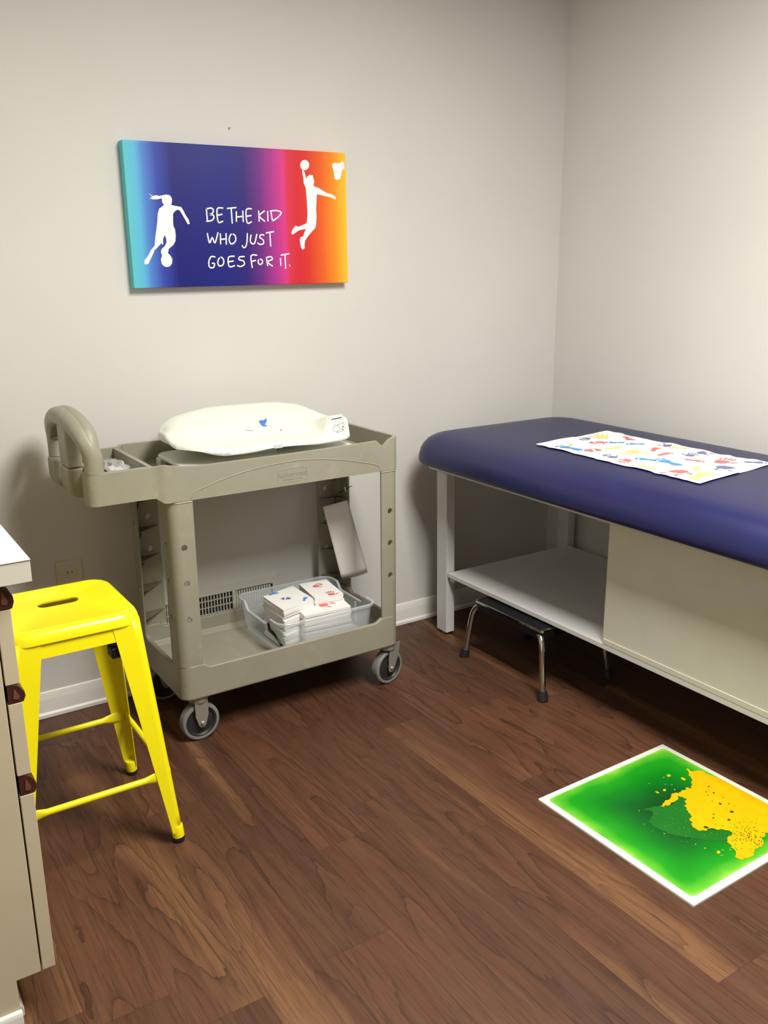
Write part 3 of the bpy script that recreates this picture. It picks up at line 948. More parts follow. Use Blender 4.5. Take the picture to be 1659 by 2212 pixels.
T = .013
inn = offset_in(out, T)
inn2 = offset_in(out, T + .012)
m = MB()
m.loft([[(x, y, tray_bot(x)) for x, y in out], [(x, y, tray_top(x, y)) for x, y in out], [(x2, y2, tray_top(x, y)) for (x, y), (x2, y2) in zip(out, inn)],
        [(x, y, .800) for x, y in inn], [(x, y, .794) for x, y in inn2]], False, False)
m.fillpoly([inn2], lambda x, y: (x, y, .794))
m.fillpoly([offset_in(out, .004)], lambda x, y: (x, y, tray_bot(x) + .006))
# compartment dividers and the wide front ledge of the handle end
m.box(-1.879, -1.866, HYB - .005, HYF + .005, .790, .857)
m.box(-1.984, -1.974, HYB - .005, HYF + .005, .790, .8565)
m.box(-2.03, -1.880, HYF + .010, HYF + .028, .792, .857)
m.build('upper_tray', M['cart'], CT, bevel=.003, seg=2, angle=40)
# arched relief line and the pressed maker's mark on the front wall of the tray
ARC = [(-1.772, .757), (-1.770, .767), (-1.762, .776), (-1.735, .785), (-1.68, .800), (-1.62, .812), (-1.56, .820), (-1.50, .8245), (-1.44, .826), (-1.38, .8225), (-1.315, .814), (-1.25, .801), (-1.182, .784), (-1.160, .777), (-1.148, .767), (-1.146, .757)]
m = MB()
m.tube(spline([(x, YF + .0004, z) for x, z in ARC], 5), .0018, 8)
m.build('relief_line', M['cart'], CT)
m = MB()
LG = [(x, z) for x, z in ((-1.503, .766), (-1.407, .766), (-1.407, .802), (-1.43, .8055), (-1.455, .8065), (-1.48, .8055), (-1.503, .802))]
m.tube([(x, YF + .0002, z) for x, z in LG + [LG[0]]], .0011, 6)
tv, tf = text_polys('Rubbermaid', .0205)
n0 = len(tv)
m.add([(-1.455 + x * .96, YF - .0008, .7872 + y) for x, y, z in tv], tf)
m.add([(-1.455 + x * .96, YF - .0004, .7872 + y) for x, y, z in tv], tf)
tv, tf = text_polys('Commercial Products', .0075)
m.add([(-1.455 + x, YF - .0006, .7725 + y) for x, y, z in tv], tf)
m.build('pressed_logo', M['cart'], CT, smooth=False)

# lower shelf
out = []
rl = .034
xs = [-1.79, -1.770, -1.762, -1.754, -1.746, -1.60, -1.45, -1.30, -1.168, -1.160, -1.152, -1.144, -1.12]
out += [(x, YF) for x in xs]
out += arc(XR - rl, YF + rl, rl, -PI / 2, 0)
ys = [-.370, -.362, -.354, -.25, -.142, -.134, -.126]
out += [(XR, y) for y in ys]
out += arc(XR - rl, YB - rl, rl, 0, PI / 2)
out += [(x, YB) for x in reversed(xs)]
out += arc(XL + rl, YB - rl, rl, PI / 2, PI)
out += [(XL, y) for y in reversed(ys)]
out += arc(XL + rl, YF + rl, rl, PI, 3 * PI / 2)


def shelf_top(x, y):
    if y < YF + .002 or y > YB - .002:
        return .2555 - .0135 * sm(-1.772, -1.746, x) * sm(-1.142, -1.168, x)
    if x < XL + .002 or x > XR - .002:
        return .2555 - .0135 * sm(-.372, -.352, y) * sm(-.124, -.144, y)
    return .2555


inn = offset_in(out, .014)
inn2 = offset_in(out, .030)
m = MB()
m.loft([[(x, y, .146) for x, y in offset_in(out, .004)], [(x, y, .150) for x, y in out], [(x, y, shelf_top(x, y)) for x, y in out], [(a, b, shelf_top(x, y)) for (x, y), (a, b) in zip(out, inn)],
        [(x, y, .196) for x, y in inn], [(x, y, .184) for x, y in inn2]], True, False)
m.fillpoly([inn2], lambda x, y: (x, y, .184))
m.build('lower_shelf', M['cart'], CT, bevel=.0025, seg=2, angle=40)


def post(front, right):
    """L-section post with round holes in both faces"""
    rr_ = .026
    wide = .065 if front else .090
    fl = .070
    # developed section: s runs along the front face from its inner edge, round the corner, along the side
    s1 = wide - rr_
    s2 = s1 + rr_ * PI / 2
    s3 = s2 + fl - rr_
    z0, z1 = (.2545 if front else .2535), .7545
    bm = bmesh.new()
    es = []

    def loop(l):
        vs = [bm.verts.new((a, b, 0)) for a, b in l]
        for i in range(len(vs)):
            es.append(bm.edges.new((vs[i], vs[(i + 1) % len(vs)])))
    loop([(0, z0), (s3, z0), (s3, z1), (0, z1)])
    for zc in (.619, .512, .401):
        loop(ellipse(.033, zc, .0088, .0095, 0, 18))
        loop(ellipse(s3 - .022, zc, .0085, .0095, 0, 14))
    bmesh.ops.triangle_fill(bm, use_beauty=True, edges=es, normal=(0, 0, 1))
    for k in range(15):
        sx = s1 + (s2 - s1) * k / 14
        g = bm.verts[:] + bm.edges[:] + bm.faces[:]
        bmesh.ops.bisect_plane(bm, geom=g, plane_co=(sx, 0, 0), plane_no=(1, 0, 0))
    bm.verts.index_update()
    yo = YF + .004 if front else YB - .006
    xo = (XR - .005) if right else (XL + .004)
    sy = 1 if front else -1
    sx_ = -1 if right else 1

    def mp(s, z):
        # taper out a little under the tray
        if s < s1:
            dx, dy = wide - s, 0.0
        elif s < s2:
            a = (s - s1) / rr_
            dx, dy = rr_ - rr_ * math.sin(a), rr_ - rr_ * math.cos(a)
        else:
            dx, dy = 0.0, rr_ + (s - s2)
        return (xo + sx_ * dx, yo + sy * dy, z)
    m = MB()
    vs = [mp(v.co.x, v.co.y) for v in bm.verts]
    fs = [[v.index for v in f.verts] for f in bm.faces]
    bm.free()
    m.add(vs, fs)
    o = m.build('post', M['cart'], CT)
    for pl in o.data.polygons:
        nx, ny = abs(pl.normal.x), abs(pl.normal.y)
        pl.use_smooth = False
    md = o.modifiers.new('solidify', 'SOLIDIFY')
    md.thickness = .006
    md.offset = 0
    # collar under the tray and, inside, the moulded triangular ribs
    m = MB()
    pth = [mp(s, 0) for s in [0, s1 * .5] + [s1 + (s2 - s1) * k / 6 for k in range(7)] + [s3]]
    q = [(x - sx_ * .0012, y - sy * .0012) for x, y, z in pth]
    for a, b in zip(q, q[1:]):
        pass
    m.tube([(x, y, .7495) for x, y in q], .0034, 8)
    m.build('post_collar', M['cart'], o)
    ri = .005
    if not front:
        for k in range(5):
            zc = .300 + k * .095
            m = MB()
            tri = [(xo + sx_ * .016, yo + sy * ri), (xo + sx_ * (wide - .006), yo + sy * ri), (xo + sx_ * ri, yo + sy * (fl - .006)), (xo + sx_ * ri, yo + sy * .016)]
            m.prism(tri, zc, zc + .003)
            # sloping web below the gusset
            m.add([(xo + sx_ * .020, yo + sy * ri, zc + .001), (xo + sx_ * .023, yo + sy * ri, zc + .001), (xo + sx_ * .023, yo + sy * ri, zc - .04), (xo + sx_ * .020, yo + sy * ri, zc - .04), (xo + sx_ * .020, yo + sy * .045, zc + .001), (xo + sx_ * .023, yo + sy * .045, zc + .001)],
                  [(0, 3, 4), (1, 5, 2), (0, 4, 5, 1), (3, 2, 5, 4), (0, 1, 2, 3)])
            m.build('post_rib', M['cart_dark'], o, smooth=False)
    return o


for fr in (True, False):
    for rt in (False, True):
        post(fr, rt)

# arched handle: two bent arms rising from the tray corners, joined over the top by a bar
m = MB()


ARCHP = [(-2.022, -.405, .858), (-2.022, -.405, .895)]
for k in range(1, 16):
    th = PI * k / 16
    ARCHP.append((-2.022 - .024 * math.sin(th) - .018 * k / 16, -.255 - .150 * math.cos(th), .898 + .094 * math.sin(th) ** .85))
ARCHP += [(-2.042, -.105, .890), (-2.042, -.105, .858)]
m.tube(spline(ARCHP, 3), .0255, 22)
# raised rear ridge along the crest of the arch
m.tube(spline([(x + .015 * sm(1, 5, k) * sm(17, 9, k), y - .003 * sm(1, 4, k) * sm(11, 7, k), z + .003 * sm(1, 5, k) * sm(17, 9, k) + (.001 if 0 < k < 18 else 0)) for k, (x, y, z) in enumerate(ARCHP)], 3), .0235, 18)
m.build('handle', M['cart'], CT, angle=70)
# middle grip post and the brackets that carry the handle on the tray's end wall
m = MB()
m.loft([[(x, y, z) for x, y in rrect(-2.067 + e, -2.026 + e, y0, y1, .006, 4)] for z, y0, y1, e in ((.860, -.316, -.232, 0), (.93, -.308, -.226, .001), (.978, -.296, -.216, .003))])
m.build('grip_post', M['cart'], CT, bevel=.002)
for y0, y1, xo_ in ((-.318, -.232, -2.069), (-.166, -.090, -2.070)):
    m = MB()
    pr = [(-2.024, .857), (xo_, .857), (xo_, .806), (xo_ + .004, .788), (xo_ + .013, .776), (-2.024, .771)]
    m.prism(pr, y0, y1, lambda x, z, y: (x, y, z))
    m.build('handle_bracket', M['cart'], CT, bevel=.007, seg=3)
# finger grips on the underside of the arch
m = MB()
for k in range(6):
    th = PI * (.60 + .055 * k)
    yy_, zz_ = -.255 - .128 * math.cos(th), .898 + .094 * math.sin(th) ** .85 - .022
    m.box(-2.066, -2.030, yy_ - .0022, yy_ + .0022, zz_ - .007, zz_ + .004)
m.build('finger_grip', M['cart_dark'], CT, bevel=.001)


# casters
def caster(x, y, yaw, swivel):
    R = .0600
    rot = Matrix.Rotation(yaw, 3, 'Z')

    def P(a, b, c):
        q = rot @ Vector((a, b, 0))
        return (x + q.x, y + q.y, c)
    off = -.020 if swivel else 0.0
    m = MB()
    m.cyl((x - (rot @ Vector((off, 0, 0))).x * 0, y, .128), (0, 0, 1), .030, .030, .019, 20)
    for s in (-1, 1):
        pl = [(-.020 - off * 1.0, .146), (.020 - off, .146), (.020 - off * .6, .098), (.012, .052), (.006, .045), (-.006, .045), (-.012, .052), (-.020 - off * .4, .098)] if swivel else [(-.021, .146), (.021, .146), (.021, .085), (.012, .055), (.006, .046), (-.006, .046), (-.012, .055), (-.021, .085)]
        m.prism(pl, s * .0215, s * .0245, lambda a, z, b: P(a, b, z))
        m.lathe(P(0, s * .0245, R), tuple(rot @ Vector((0, s, 0))), [(.007, 0), (.007, .003), (.004, .006)], 12)
    fk = m.build('caster', M['steel'], CT, bevel=.0008)
    ax = rot @ Vector((0, 1, 0))
    c = Vector((x, y, R))
    MB().lathe(tuple(c - ax * .0165), tuple(ax), [(.0495, 0), (.056, .0005), (.0592, .004), (.0600, .010), (.0600, .023), (.0592, .029), (.056, .0325), (.0495, .033), (.0480, .030), (.0480, .003)], 48, closed=True).build('tyre', M['tyre'], fk, angle=30)
    MB().lathe(tuple(c - ax * .0150), tuple(ax), [(.012, -.004), (.012, .002), (.016, .003), (.040, .006), (.0445, .0005), (.0485, .0005), (.0485, .0295), (.0445, .0295), (.040, .024), (.016, .027), (.012, .028), (.012, .034)], 40).build('wheel_hub', M['hub'], fk, angle=30)
    return fk


caster(-1.779, -.402, math.radians(2), False)
caster(-1.101, -.402, math.radians(10), True)
caster(-1.779, -.092, math.radians(2), False)
caster(-1.101, -.092, math.radians(-14), True)

# ------------------------------------------------------------------ baby scale on the cart
BS = thing('baby_scale', 'white contoured baby scale resting on the upper tray of the cart', 'baby scale', (-1.475, -0.25, .794))
BX, BA = -1.4775, .2865


def end(u):
    return max(0.0, 1 - abs(u) ** 3.6) ** (1 / 2.5) if u < 0 else max(0.0, 1 - u ** 6.5) ** (1 / 2.8)


def y_front(u):
    return -.245 - end(u) * (.158 - .020 * math.exp(-((u - .02) / .30) ** 2) - .014 * sm(.35, .8, u))


def y_back(u):
    return -.245 + end(u) * (.158 - .085 * sm(.52, .98, u))


BACKH = [(-1, .20), (-.9, .48), (-.75, .74), (-.55, .92), (-.35, 1.02), (-.1, 1.03), (.38, 1.0), (.55, .96), (.68, .84), (.80, .62), (.9, .42), (1, .25)]


def sc_z(u, v):
    """upper surface of the weighing tray: dished, high along the back and the left end, a steep pod at the right end"""
    z = .874 + .078 * interp(BACKH, u) * sm(.18, 1.0, v)
    z += .028 * sm(-.50, -.95, u) * (1 - .4 * sm(.6, 0, v)) * (1 - .6 * sm(.5, 1, v))
    pod = sm(.58, .76, u) * (1 - .35 * sm(.93, 1.0, u))
    z += pod * (.052 * sm(.0, .17, v) * (1 - .85 * sm(.22, .60, v)) - .008 * sm(.10, 0, v))
    return z


def sc_pt(u, v):
    yf, yb = y_front(u), y_back(u)
    return (BX + BA * u, yf + (yb - yf) * v, sc_z(u, v))


def sc_lift(u):
    return .027 * sm(-.55, -1, u) + .004 * math.exp(-((u - .1) / .25) ** 2)


NU, NV = 72, 48
us = [-math.cos(PI * i / NU) for i in range(NU + 1)]
us = [max(-.9995, min(.9995, q)) for q in us]
# boundary loop, counter-clockwise: front edge left to right, then back edge right to left
bd = [(q, 0.0) for q in us] + [(q, 1.0) for q in reversed(us)]
m = MB()
vs = []
# inner surface on a grid shrunk a little, its rim rolled over and down
ce = .035
rows = [(ce + (1 - 2 * ce) * j / NV) for j in range(NV + 1)]
m.grid(NU, NV, lambda a, b: sc_pt(us[int(round(a * NU))] * .965, rows[int(round(b * NV))]))
g = [sc_pt(us[i] * .965, rows[0]) for i in range(NU + 1)] + [sc_pt(us[NU] * .965, rows[j]) for j in range(1, NV)] + [sc_pt(us[i] * .965, rows[NV]) for i in range(NU, -1, -1)] + [sc_pt(us[0] * .965, rows[j]) for j in range(NV - 1, 0, -1)]


def roll(p, d, dz):
    """step outward from the tray centre and down"""
    u = (p[0] - BX) / BA
    yc = -.245 + .02 * 0
    n = Vector(((p[0] - BX) / BA ** 2 * .6, (p[1] - yc) / .165 ** 2))
    n = n.normalized() if n.length > 1e-9 else Vector((0, -1))
    return (p[0] + n.x * d, p[1] + n.y * d, p[2] + dz), u


loops = [g]
for d, dz in ((.005, -.0006), (.010, -.0030), (.0135, -.0075), (.0150, -.013)):
    loops.append([roll(p, d, dz)[0] for p in g])
last = []
for p in g:
    q, u = roll(p, .0130, 0)
    last.append((q[0], q[1], min(q[2] - .014, .857 + sc_lift(u))))
loops.append(last)
last2 = [roll((p[0], p[1], p[2]), -.006, 0.0005)[0] for p in last]
loops.append(last2)
m.loft(loops, False, True)
m.build('weighing_tray', M['scale'], BS, weld=True, angle=50)


def on_tray(x, y, lift=.0006):
    u = max(-.99, min(.99, (x - BX) / BA / .965))
    us_ = u * .965
    yf, yb = y_front(us_), y_back(us_)
    v = (y - yf) / (yb - yf)
    return (x, y, sc_z(us_, max(0, min(1, v))) + lift)


# pedestal under the tray
m = MB()
ol_ = rrect(-1.758, -1.178, -.407, -.095, .05, 6)
m.loft([[(x, y, z) for x, y in offset_in(ol_, i)] for z, i in ((.816, .006), (.820, .001), (.826, 0), (.830, .004))])
for x0, x1 in ((-1.760, -1.738), (-1.205, -1.180)):
    for y0, y1 in ((-.385, -.35), (-.16, -.125)):
        m.box(x0, x1, y0, y1, .7945, .820)
m.box(-1.62, -1.32, -.36, -.14, .805, .820)
m.box(-1.55, -1.43, -.29, -.20, .828, .8565)
m.build('pedestal', M['scale'], BS, bevel=.003)
# control pod markings: header, digits, button outline, knob, vent lines
pod = MB()
px0 = -1.262


def podf(a, b, lift=.0011):
    """a: metres to the right, b: metres up the slope of the pod"""
    u = (px0 + a - BX) / BA
    p = Vector(sc_pt(u, .046 + (b + .044) / .082 * .092))
    return (p.x, p.y - lift, p.z + lift * .8)


def podrect(a0, a1, b0, b1):
    n = max(1, int((a1 - a0) / .004))
    for i in range(n):
        c0, c1 = a0 + (a1 - a0) * i / n, a0 + (a1 - a0) * (i + 1) / n
        pod.add([podf(c0, b0), podf(c1, b0), podf(c1, b1), podf(c0, b1)], [(0, 1, 2, 3)])


podrect(-.006, .040, .030, .037)
pod.m = 1
for k, (a0, a1, b) in enumerate(((-.006, -.001, .018), (-.006, -.001, .010), (.004, .012, .020), (.004, .012, .010), (.017, .023, .012), (.026, .034, .021), (.032, .036, .012))):
    podrect(a0, a1, b, b + .0022)
podrect(-.004, .038, -.0055, -.0035)
for (a0, b0), (a1, b1) in zip([(-.008, -.034), (.016, -.034), (.018, -.030), (.018, -.014), (.015, -.010), (-.006, -.010), (-.008, -.013)], [(.016, -.034), (.018, -.030), (.018, -.014), (.015, -.010), (-.006, -.010), (-.008, -.013), (-.008, -.034)]):
    pod.tube([podf(a0, b0), podf(a1, b1)], .0006, 5)
for k in range(4):
    podrect(.047, .058, -.014 - k * .006, -.012 - k * .006)
podrect(.010, .032, -.042, -.040)
pod.m = 0
podrect(.003, .0065, -.044, -.038)
podrect(.040, .0425, -.004, .001)
pod.build('control_print', [M['ink'], M['inkgray']], BS, smooth=False)
kp = podf(.031, -.022, -.001)
m = MB()
m.lathe(kp, (0, -.8, .6), [(.0085, 0), (.0085, .005), (.0075, .006)], 20)
m.m = 1
m.box(kp[0] - .001, kp[0] + .001, kp[1] - .0075, kp[1] - .0045, kp[2] - .004, kp[2] + .006)
m.build('mode_knob', [M['scale_gray'], M['ink']], BS)
# stork emblem and small marks in the middle of the tray
m = MB()
sx0, sy0 = -1.437, -.222
st = lambda l, s=.030: [(sx0 + a * s, sy0 + b * s) for a, b in l]
m.fillpoly([st([(-.45, .35), (-.5, -.1), (-.42, -.55), (.0, -.62), (.12, -.45), (-.1, -.35), (.2, -.05), (.5, .35), (.62, .62), (.4, .55), (.15, .4), (-.15, .48)])], lambda a, b: on_tray(a, b))
m.build('stork_emblem', M['blue_ink'], BS, smooth=False)
m = MB()
m.fillpoly([ellipse(-1.403, -.270, .0035, .003)], lambda a, b: on_tray(a, b))
m.build('red_mark', M['red_ink'], BS, smooth=False)
m = MB()
m.fillpoly([[(-1.515, -.246), (-1.505, -.249), (-1.492, -.252), (-1.488, -.255), (-1.500, -.254), (-1.512, -.250)]], lambda a, b: on_tray(a, b))
m.build('gray_mark', M['inkgray'], BS, smooth=False)


def skirt_text(m, txt, size, x, z, y):
    tv, tf = text_polys(txt, size)
    m.add([(x + a, y, z + b) for a, b, c in tv], tf)


m = MB()
uu = (-1.655 - BX) / BA


def front_y(x):
    """front face of the rolled rim"""
    u = (x - BX) / BA
    p = sc_pt(u, ce)
    q, _ = roll(p, .0150, 0)
    return q[1]


tv, tf = text_polys('SCALE TWO', .0085)
m.add([(-1.655 + a, front_y(-1.655 + a) - .0035, .8645 + b) for a, b, c in tv], tf)
m.build('maker_print', M['inkgray'], BS, smooth=False)
m = MB()
tv, tf = text_polys('LOCK', .0045)
m.add([on_tray(-1.468 + a, front_y(-1.468) + .026 + b * 1.3, .0012) for a, b, c in tv], tf)
m.build('lock_print', M['ink'], BS, smooth=False)
m = MB()
fy_ = front_y(-1.472)
m.loft([[(x, y, z) for x, z in rrect(-1.486, -1.458, .8585, .870, .003, 3)] for y in (fy_ - .0025, fy_ + .004)])
m.build('lock_tab', M['scale_gray'], BS, bevel=.0008)

# ------------------------------------------------------------------ bag of supplies in the tray compartment
def blob(m, c, r, amp, seed, sq=1.0, nu=28, nv=18):
    vs = []
    loops = []
    for j in range(1, nv):
        ph = PI * j / nv
        l = []
        for i in range(nu):
            th = 2 * PI * i / nu
            d = Vector((math.sin(ph) * math.cos(th), math.sin(ph) * math.sin(th), -math.cos(ph)))
            k = 1 + amp * mnoise(d * 2.4 + Vector((seed, 0, 0))) + amp * .6 * mnoise(d * 6 + Vector((0, seed, 0)))
            l.append((c[0] + d.x * r[0] * k, c[1] + d.y * r[1] * k, c[2] + max(-.98, d.z * k) * r[2]))
        loops.append(l)
    m.loft(loops)


bg = thing('plastic_bag', 'crumpled clear plastic bag of white and red supplies in the end compartment of the cart', 'plastic bag', (-1.915, -.255, .795))
m = MB()
blob(m, (-1.925, -.255, .824), (.036, .100, .027), .34, 4.0, nu=48, nv=30)
m.build('bag_film', clear_mat('crinkled_clear_film', (232, 232, 230), .38, .08), bg, angle=180)
for k, (x, y, z, rx, ry, rz) in enumerate(((-1.935, -.315, .812, .015, .026, .013), (-1.912, -.255, .815, .017, .028, .016), (-1.935, -.225, .814, .014, .026, .014), (-1.915, -.185, .812, .016, .022, .013))):
    m = MB()
    blob(m, (x, y, z), (rx, ry, rz), .3, 11.0 + k, nu=18, nv=12)
    m.build('wrapped_item', M['paper'], bg, angle=180)
m = MB()
blob(m, (-1.940, -.155, .818), (.017, .018, .016), .25, 21.0, nu=20, nv=12)
m.build('red_item', M['red_ink'], bg, angle=180)

# ------------------------------------------------------------------ clear bin of folded paper on the lower shelf
BN = thing('storage_bin', 'frosted clear plastic bin holding stacks of folded paper on the lower cart shelf', 'storage bin', (-1.325, -.245, .184))
bx0, bx1, by0, by1, bz0, bz1 = -1.500, -1.150, -.412, -.085, .1850, .303


def bin_top(x, y):
    if min(abs(x - bx0), abs(x - bx1)) < .02:
        return bz1 - .026 * sm(-.345, -.315, y) * sm(-.150, -.180, y)
    return bz1


def bin_loop(t, z, ins=0.0):
    """outline at height fraction t (0 bottom, 1 rim)"""
    k = .014 * (1 - t) + ins
    x0, x1, y0, y1 = bx0 + k, bx1 - k, by0 + k, by1 - k
    rr_ = .035 - ins
    pts = []
    base = rrect(x0, x1, y0, y1, rr_, 6)
    # extra points along the short sides so that the rim can dip there
    res = []
    for i, p in enumerate(base):
        q = base[(i + 1) % len(base)]
        res.append(p)
        if abs(p[0] - q[0]) < 1e-6 and abs(p[1] - q[1]) > .1:
            for k2 in range(1, 24):
                res.append((p[0], p[1] + (q[1] - p[1]) * k2 / 24))
    if z is None:
        return [(x, y, bin_top(x, y)) for x, y in res]
    return [(x, y, z) for x, y in res]


m = MB()
rim = bin_loop(1, None)
fl = bin_loop(1, None, -.007)
low = [(x, y, z - .007) for x, y, z in fl]
m.loft([bin_loop(0, bz0, .008), bin_loop(.03, bz0 + .005, 0), bin_loop(.5, (bz0 + bz1) / 2 - .012), [(x, y, z - .004) for x, y, z in rim], [(x, y, z - .001) for x, y, z in fl], low], True, False)
m.build('bin_tub', M['bin'], BN, solid=.0)
bpy.context.view_layer.update()
m = MB()
m.loft([bin_loop(1, None, -.0075), [(x, y, z + .002) for x, y, z in bin_loop(1, None, -.006)], [(x, y, z + .002) for x, y, z in rim], [(x, y, z - .002) for x, y, z in bin_loop(1, None, .0015)]], False, False)
m.build('rolled_rim', clear_mat('frosted_rim', (214, 220, 222), .5, .3), BN)
m = MB()
m.tube(spline([(-1.497, -.318, .283), (-1.500, -.330, .262), (-1.492, -.352, .248), (-1.482, -.385, .215), (-1.478, -.392, .200)], 6), [.004] + [.0045] * 23 + [.004], 8, flat=[(1, 1 + 2.2 * math.sin(PI * k / 24)) for k in range(25)])
m.build('carry_strap', M['black'], BN)
for y in (-.30, -.20):
    MB().box(bx1 - .014, bx1 - .010, y - .004, y + .004, .20, .275).build('stiffening_rib', M['bin'], BN)

# folded sheets, stacked one by one
PAPERS = [('left', (-1.457, -.199), (-1.328, -.162), (-1.457, -.349), .325, 14),
          ('rear', (-1.302, -.158), (-1.200, -.170), (-1.323, -.312), .325, 14),
          ('front', (-1.375, -.250), (-1.208, -.260), (-1.396, -.374), .300, 12)]


def sheet_obj(a, b, c, z0, th, rnd, seed, top, ink, prints):
    A, B, C = Vector(a), Vector(b), Vector(c)
    D = B + C - A
    base = A
    m = MB()
    # a folded sheet: two leaves joined along one rounded fold, very slightly cupped
    n = 8

    def P(u, v, z):
        p = A + (B - A) * u + (C - A) * v
        w = th * .10 * mnoise(Vector((u * 2.2 + seed, v * 2.2, 1.3)))
        return (p.x, p.y, z0 + z + w)
    for za, zb in ((0.0, th * .44), (th * .50, th * .94)):
        l0 = [P(u, v, za) for u, v in rnd]
        l1 = [P(u, v, zb) for u, v in rnd]
        m.loft([l0, l1])
    l0 = [(0.0, 0.02), (0.0, .98)]
    m.loft([[P(-.004, v, z) for v, z in ((.02, 0), (.98, 0), (.98, th * .94), (.02, th * .94))], [P(.02, v, z) for v, z in ((.02, th * .1), (.98, th * .1), (.98, th * .84), (.02, th * .84))]])
    if prints:
        for kind, u, v, L, rot, mi in prints:
            m.m = mi
            e1, e2 = B - A, C - A
            w = A + e1 * u + e2 * v
            for poly in (handprint if kind == 'h' else footprint)(w.x, w.y, L, rot):
                def toP(x, y):
                    d = Vector((x, y)) - A
                    det = e1.x * e2.y - e1.y * e2.x
                    uu, vv = (d.x * e2.y - d.y * e2.x) / det, (e1.x * d.y - e1.y * d.x) / det
                    uu, vv = max(.005, min(.995, uu)), max(.005, min(.995, vv))
                    q = P(uu, vv, th * .94)
                    return (q[0], q[1], q[2] + .0013)
                m.fillpoly([poly], toP)
    return m.build('folded_paper', [M['paper'], M['p_nav'], M['p_red'], M['p_blue']], None, angle=60)


SQ = rrect(0, 1, 0, 1, .012, 2)
rng = random.Random(21)
for nm, a, b, c, ztop, n in PAPERS:
    z = .1905
    th = (ztop - z) / n
    for k in range(n):
        j = lambda: rng.uniform(-.0028, .0028)
        dx, dy = j(), j()
        q = rng.uniform(-.016, .016)
        mid = (Vector(a) + Vector(b) + Vector(c) + Vector(b)) / 4

        def R_(p):
            v = Vector(p) - mid
            return (mid.x + v.x * math.cos(q) - v.y * math.sin(q) + dx, mid.y + v.x * math.sin(q) + v.y * math.cos(q) + dy)
        top = k == n - 1
        if top:
            dx = dy = q = 0
        pr = None
        if top:
            pr = {'left': [('h', .42, .52, .036, 2.6, 1), ('f', .30, .06, .036, .1, 3), ('f', .80, .86, .034, .8, 3)],
                  'rear': [('h', .50, .28, .046, .4, 2), ('h', .62, .90, .052, 1.3, 2)],
                  'front': [('h', .60, .50, .070, .15, 2), ('f', .10, .22, .035, 1.0, 3)]}[nm]
        o = sheet_obj(R_(a), R_(b), R_(c), z + k * th, th, SQ, k * 1.7 + len(nm), top, None, pr)
        if top:
            tag(o, {'left': 'top folded paper of the left stack in the clear bin, with a blue handprint',
                    'rear': 'top folded paper of the rear stack in the clear bin, with red handprints',
                    'front': 'top folded paper of the front stack in the clear bin, with one large red handprint'}[nm], 'folded paper', 'folded papers in the clear bin')
        else:
            tag(o, {'left': 'plain folded paper inside the left stack in the clear bin, below its top sheet',
                    'rear': 'plain folded paper inside the rear stack in the clear bin, below its top sheet',
                    'front': 'plain folded paper inside the front stack in the clear bin, below its top sheet'}[nm], 'folded paper', 'papers within the %s stack' % nm)

# ------------------------------------------------------------------ folder hanging from the rear post
FD = thing('hanging_folder', 'white paper folder in a clear sleeve hanging crooked from the rear right cart post', 'folder', (-1.11, -.152, .45))
fa, fb, fc, fd = Vector((-1.194, -.150, .581)), Vector((-1.097, -.150, .590)), Vector((-1.132, -.158, .3125)), Vector((-1.025, -.158, .318))


def fpt(u, v, dy=0.0):
    p = (fa * (1 - u) + fb * u) * (1 - v) + (fc * (1 - u) + fd * u) * v
    return (p.x, p.y + dy - .006 * math.sin(PI * u) * v + .0015 * mnoise(Vector((u * 2, v * 3, 4))), p.z)


m = MB()
nu_, nv_ = 8, 16
m.grid(nu_, nv_, lambda u, v: fpt(u, v))
m.build('paper_front', M['paper'], FD, solid=.0012)
m = MB()
m.grid(nu_, nv_, lambda u, v: (fpt(u, v, .006)[0] + .008, fpt(u, v, .006)[1], fpt(u, v)[2] - .010))
m.build('clear_sleeve', clear_mat('dull_clear_sleeve', (190, 188, 182), .55, .2), FD, solid=.0008)
m = MB()
m.tube(spline([(-1.145, -.148, .583), (-1.140, -.140, .60), (-1.125, -.128, .612), (-1.118, -.131, .618)], 5), .0013, 6)
m.tube([(-1.118, -.133, .618), (-1.068, -.134, .635)], .0013, 8)
m.build('hook', M['black'], FD)

# ------------------------------------------------------------------ yellow stool
SL = thing('metal_stool', 'bright yellow metal stool with a slotted square seat beside the cabinet', 'stool', (-2.200, -.672, 0))
scx, scy = -2.200, -.667
hs = .151
m = MB()
rim = []
for ins, z in ((.0, .580), (-.002, .583), (-.001, .590), (.001, .598), (.005, .606), (.012, .6105), (.020, .612), (.026, .6105), (.032, .6085)):
    rim.append([(x, y, z) for x, y in rrect(scx - hs + ins, scx + hs - ins, scy - hs + ins, scy + hs - ins, .052 - ins * .7, 8)])
m.loft(rim, False, False)
top = [(x, y) for x, y, z in rim[-1]]
slot = rrect(scx - .047, scx + .049, scy + .024 - .0195, scy + .024 + .0195, .0193, 8)
m.fillpoly([top, slot], lambda x, y: (x, y, .6085))
m.loft([[(x, y, .6085) for x, y in slot], [(x, y, .603) for x, y in offset_in(slot, .001)]], False, False)
o = m.build('seat', M['yellow'], SL, weld=True, angle=40)
md = o.modifiers.new('solidify', 'SOLIDIFY')
md.thickness = .0015
md.offset = -1
# apron between the legs
m = MB()
ap = []
for z, e in ((.588, -.0050), (.548, -.0005)):
    ap.append([(x, y, z) for x, y in rrect(scx - hs - e, scx + hs + e, scy - hs - e, scy + hs + e, .026, 8)])
m.loft(ap, False, False)
o = m.build('apron', M['yellow'], SL, solid=.0015)
for pl in o.data.polygons:
    pl.use_smooth = min(abs(pl.normal.x), abs(pl.normal.y)) > .03


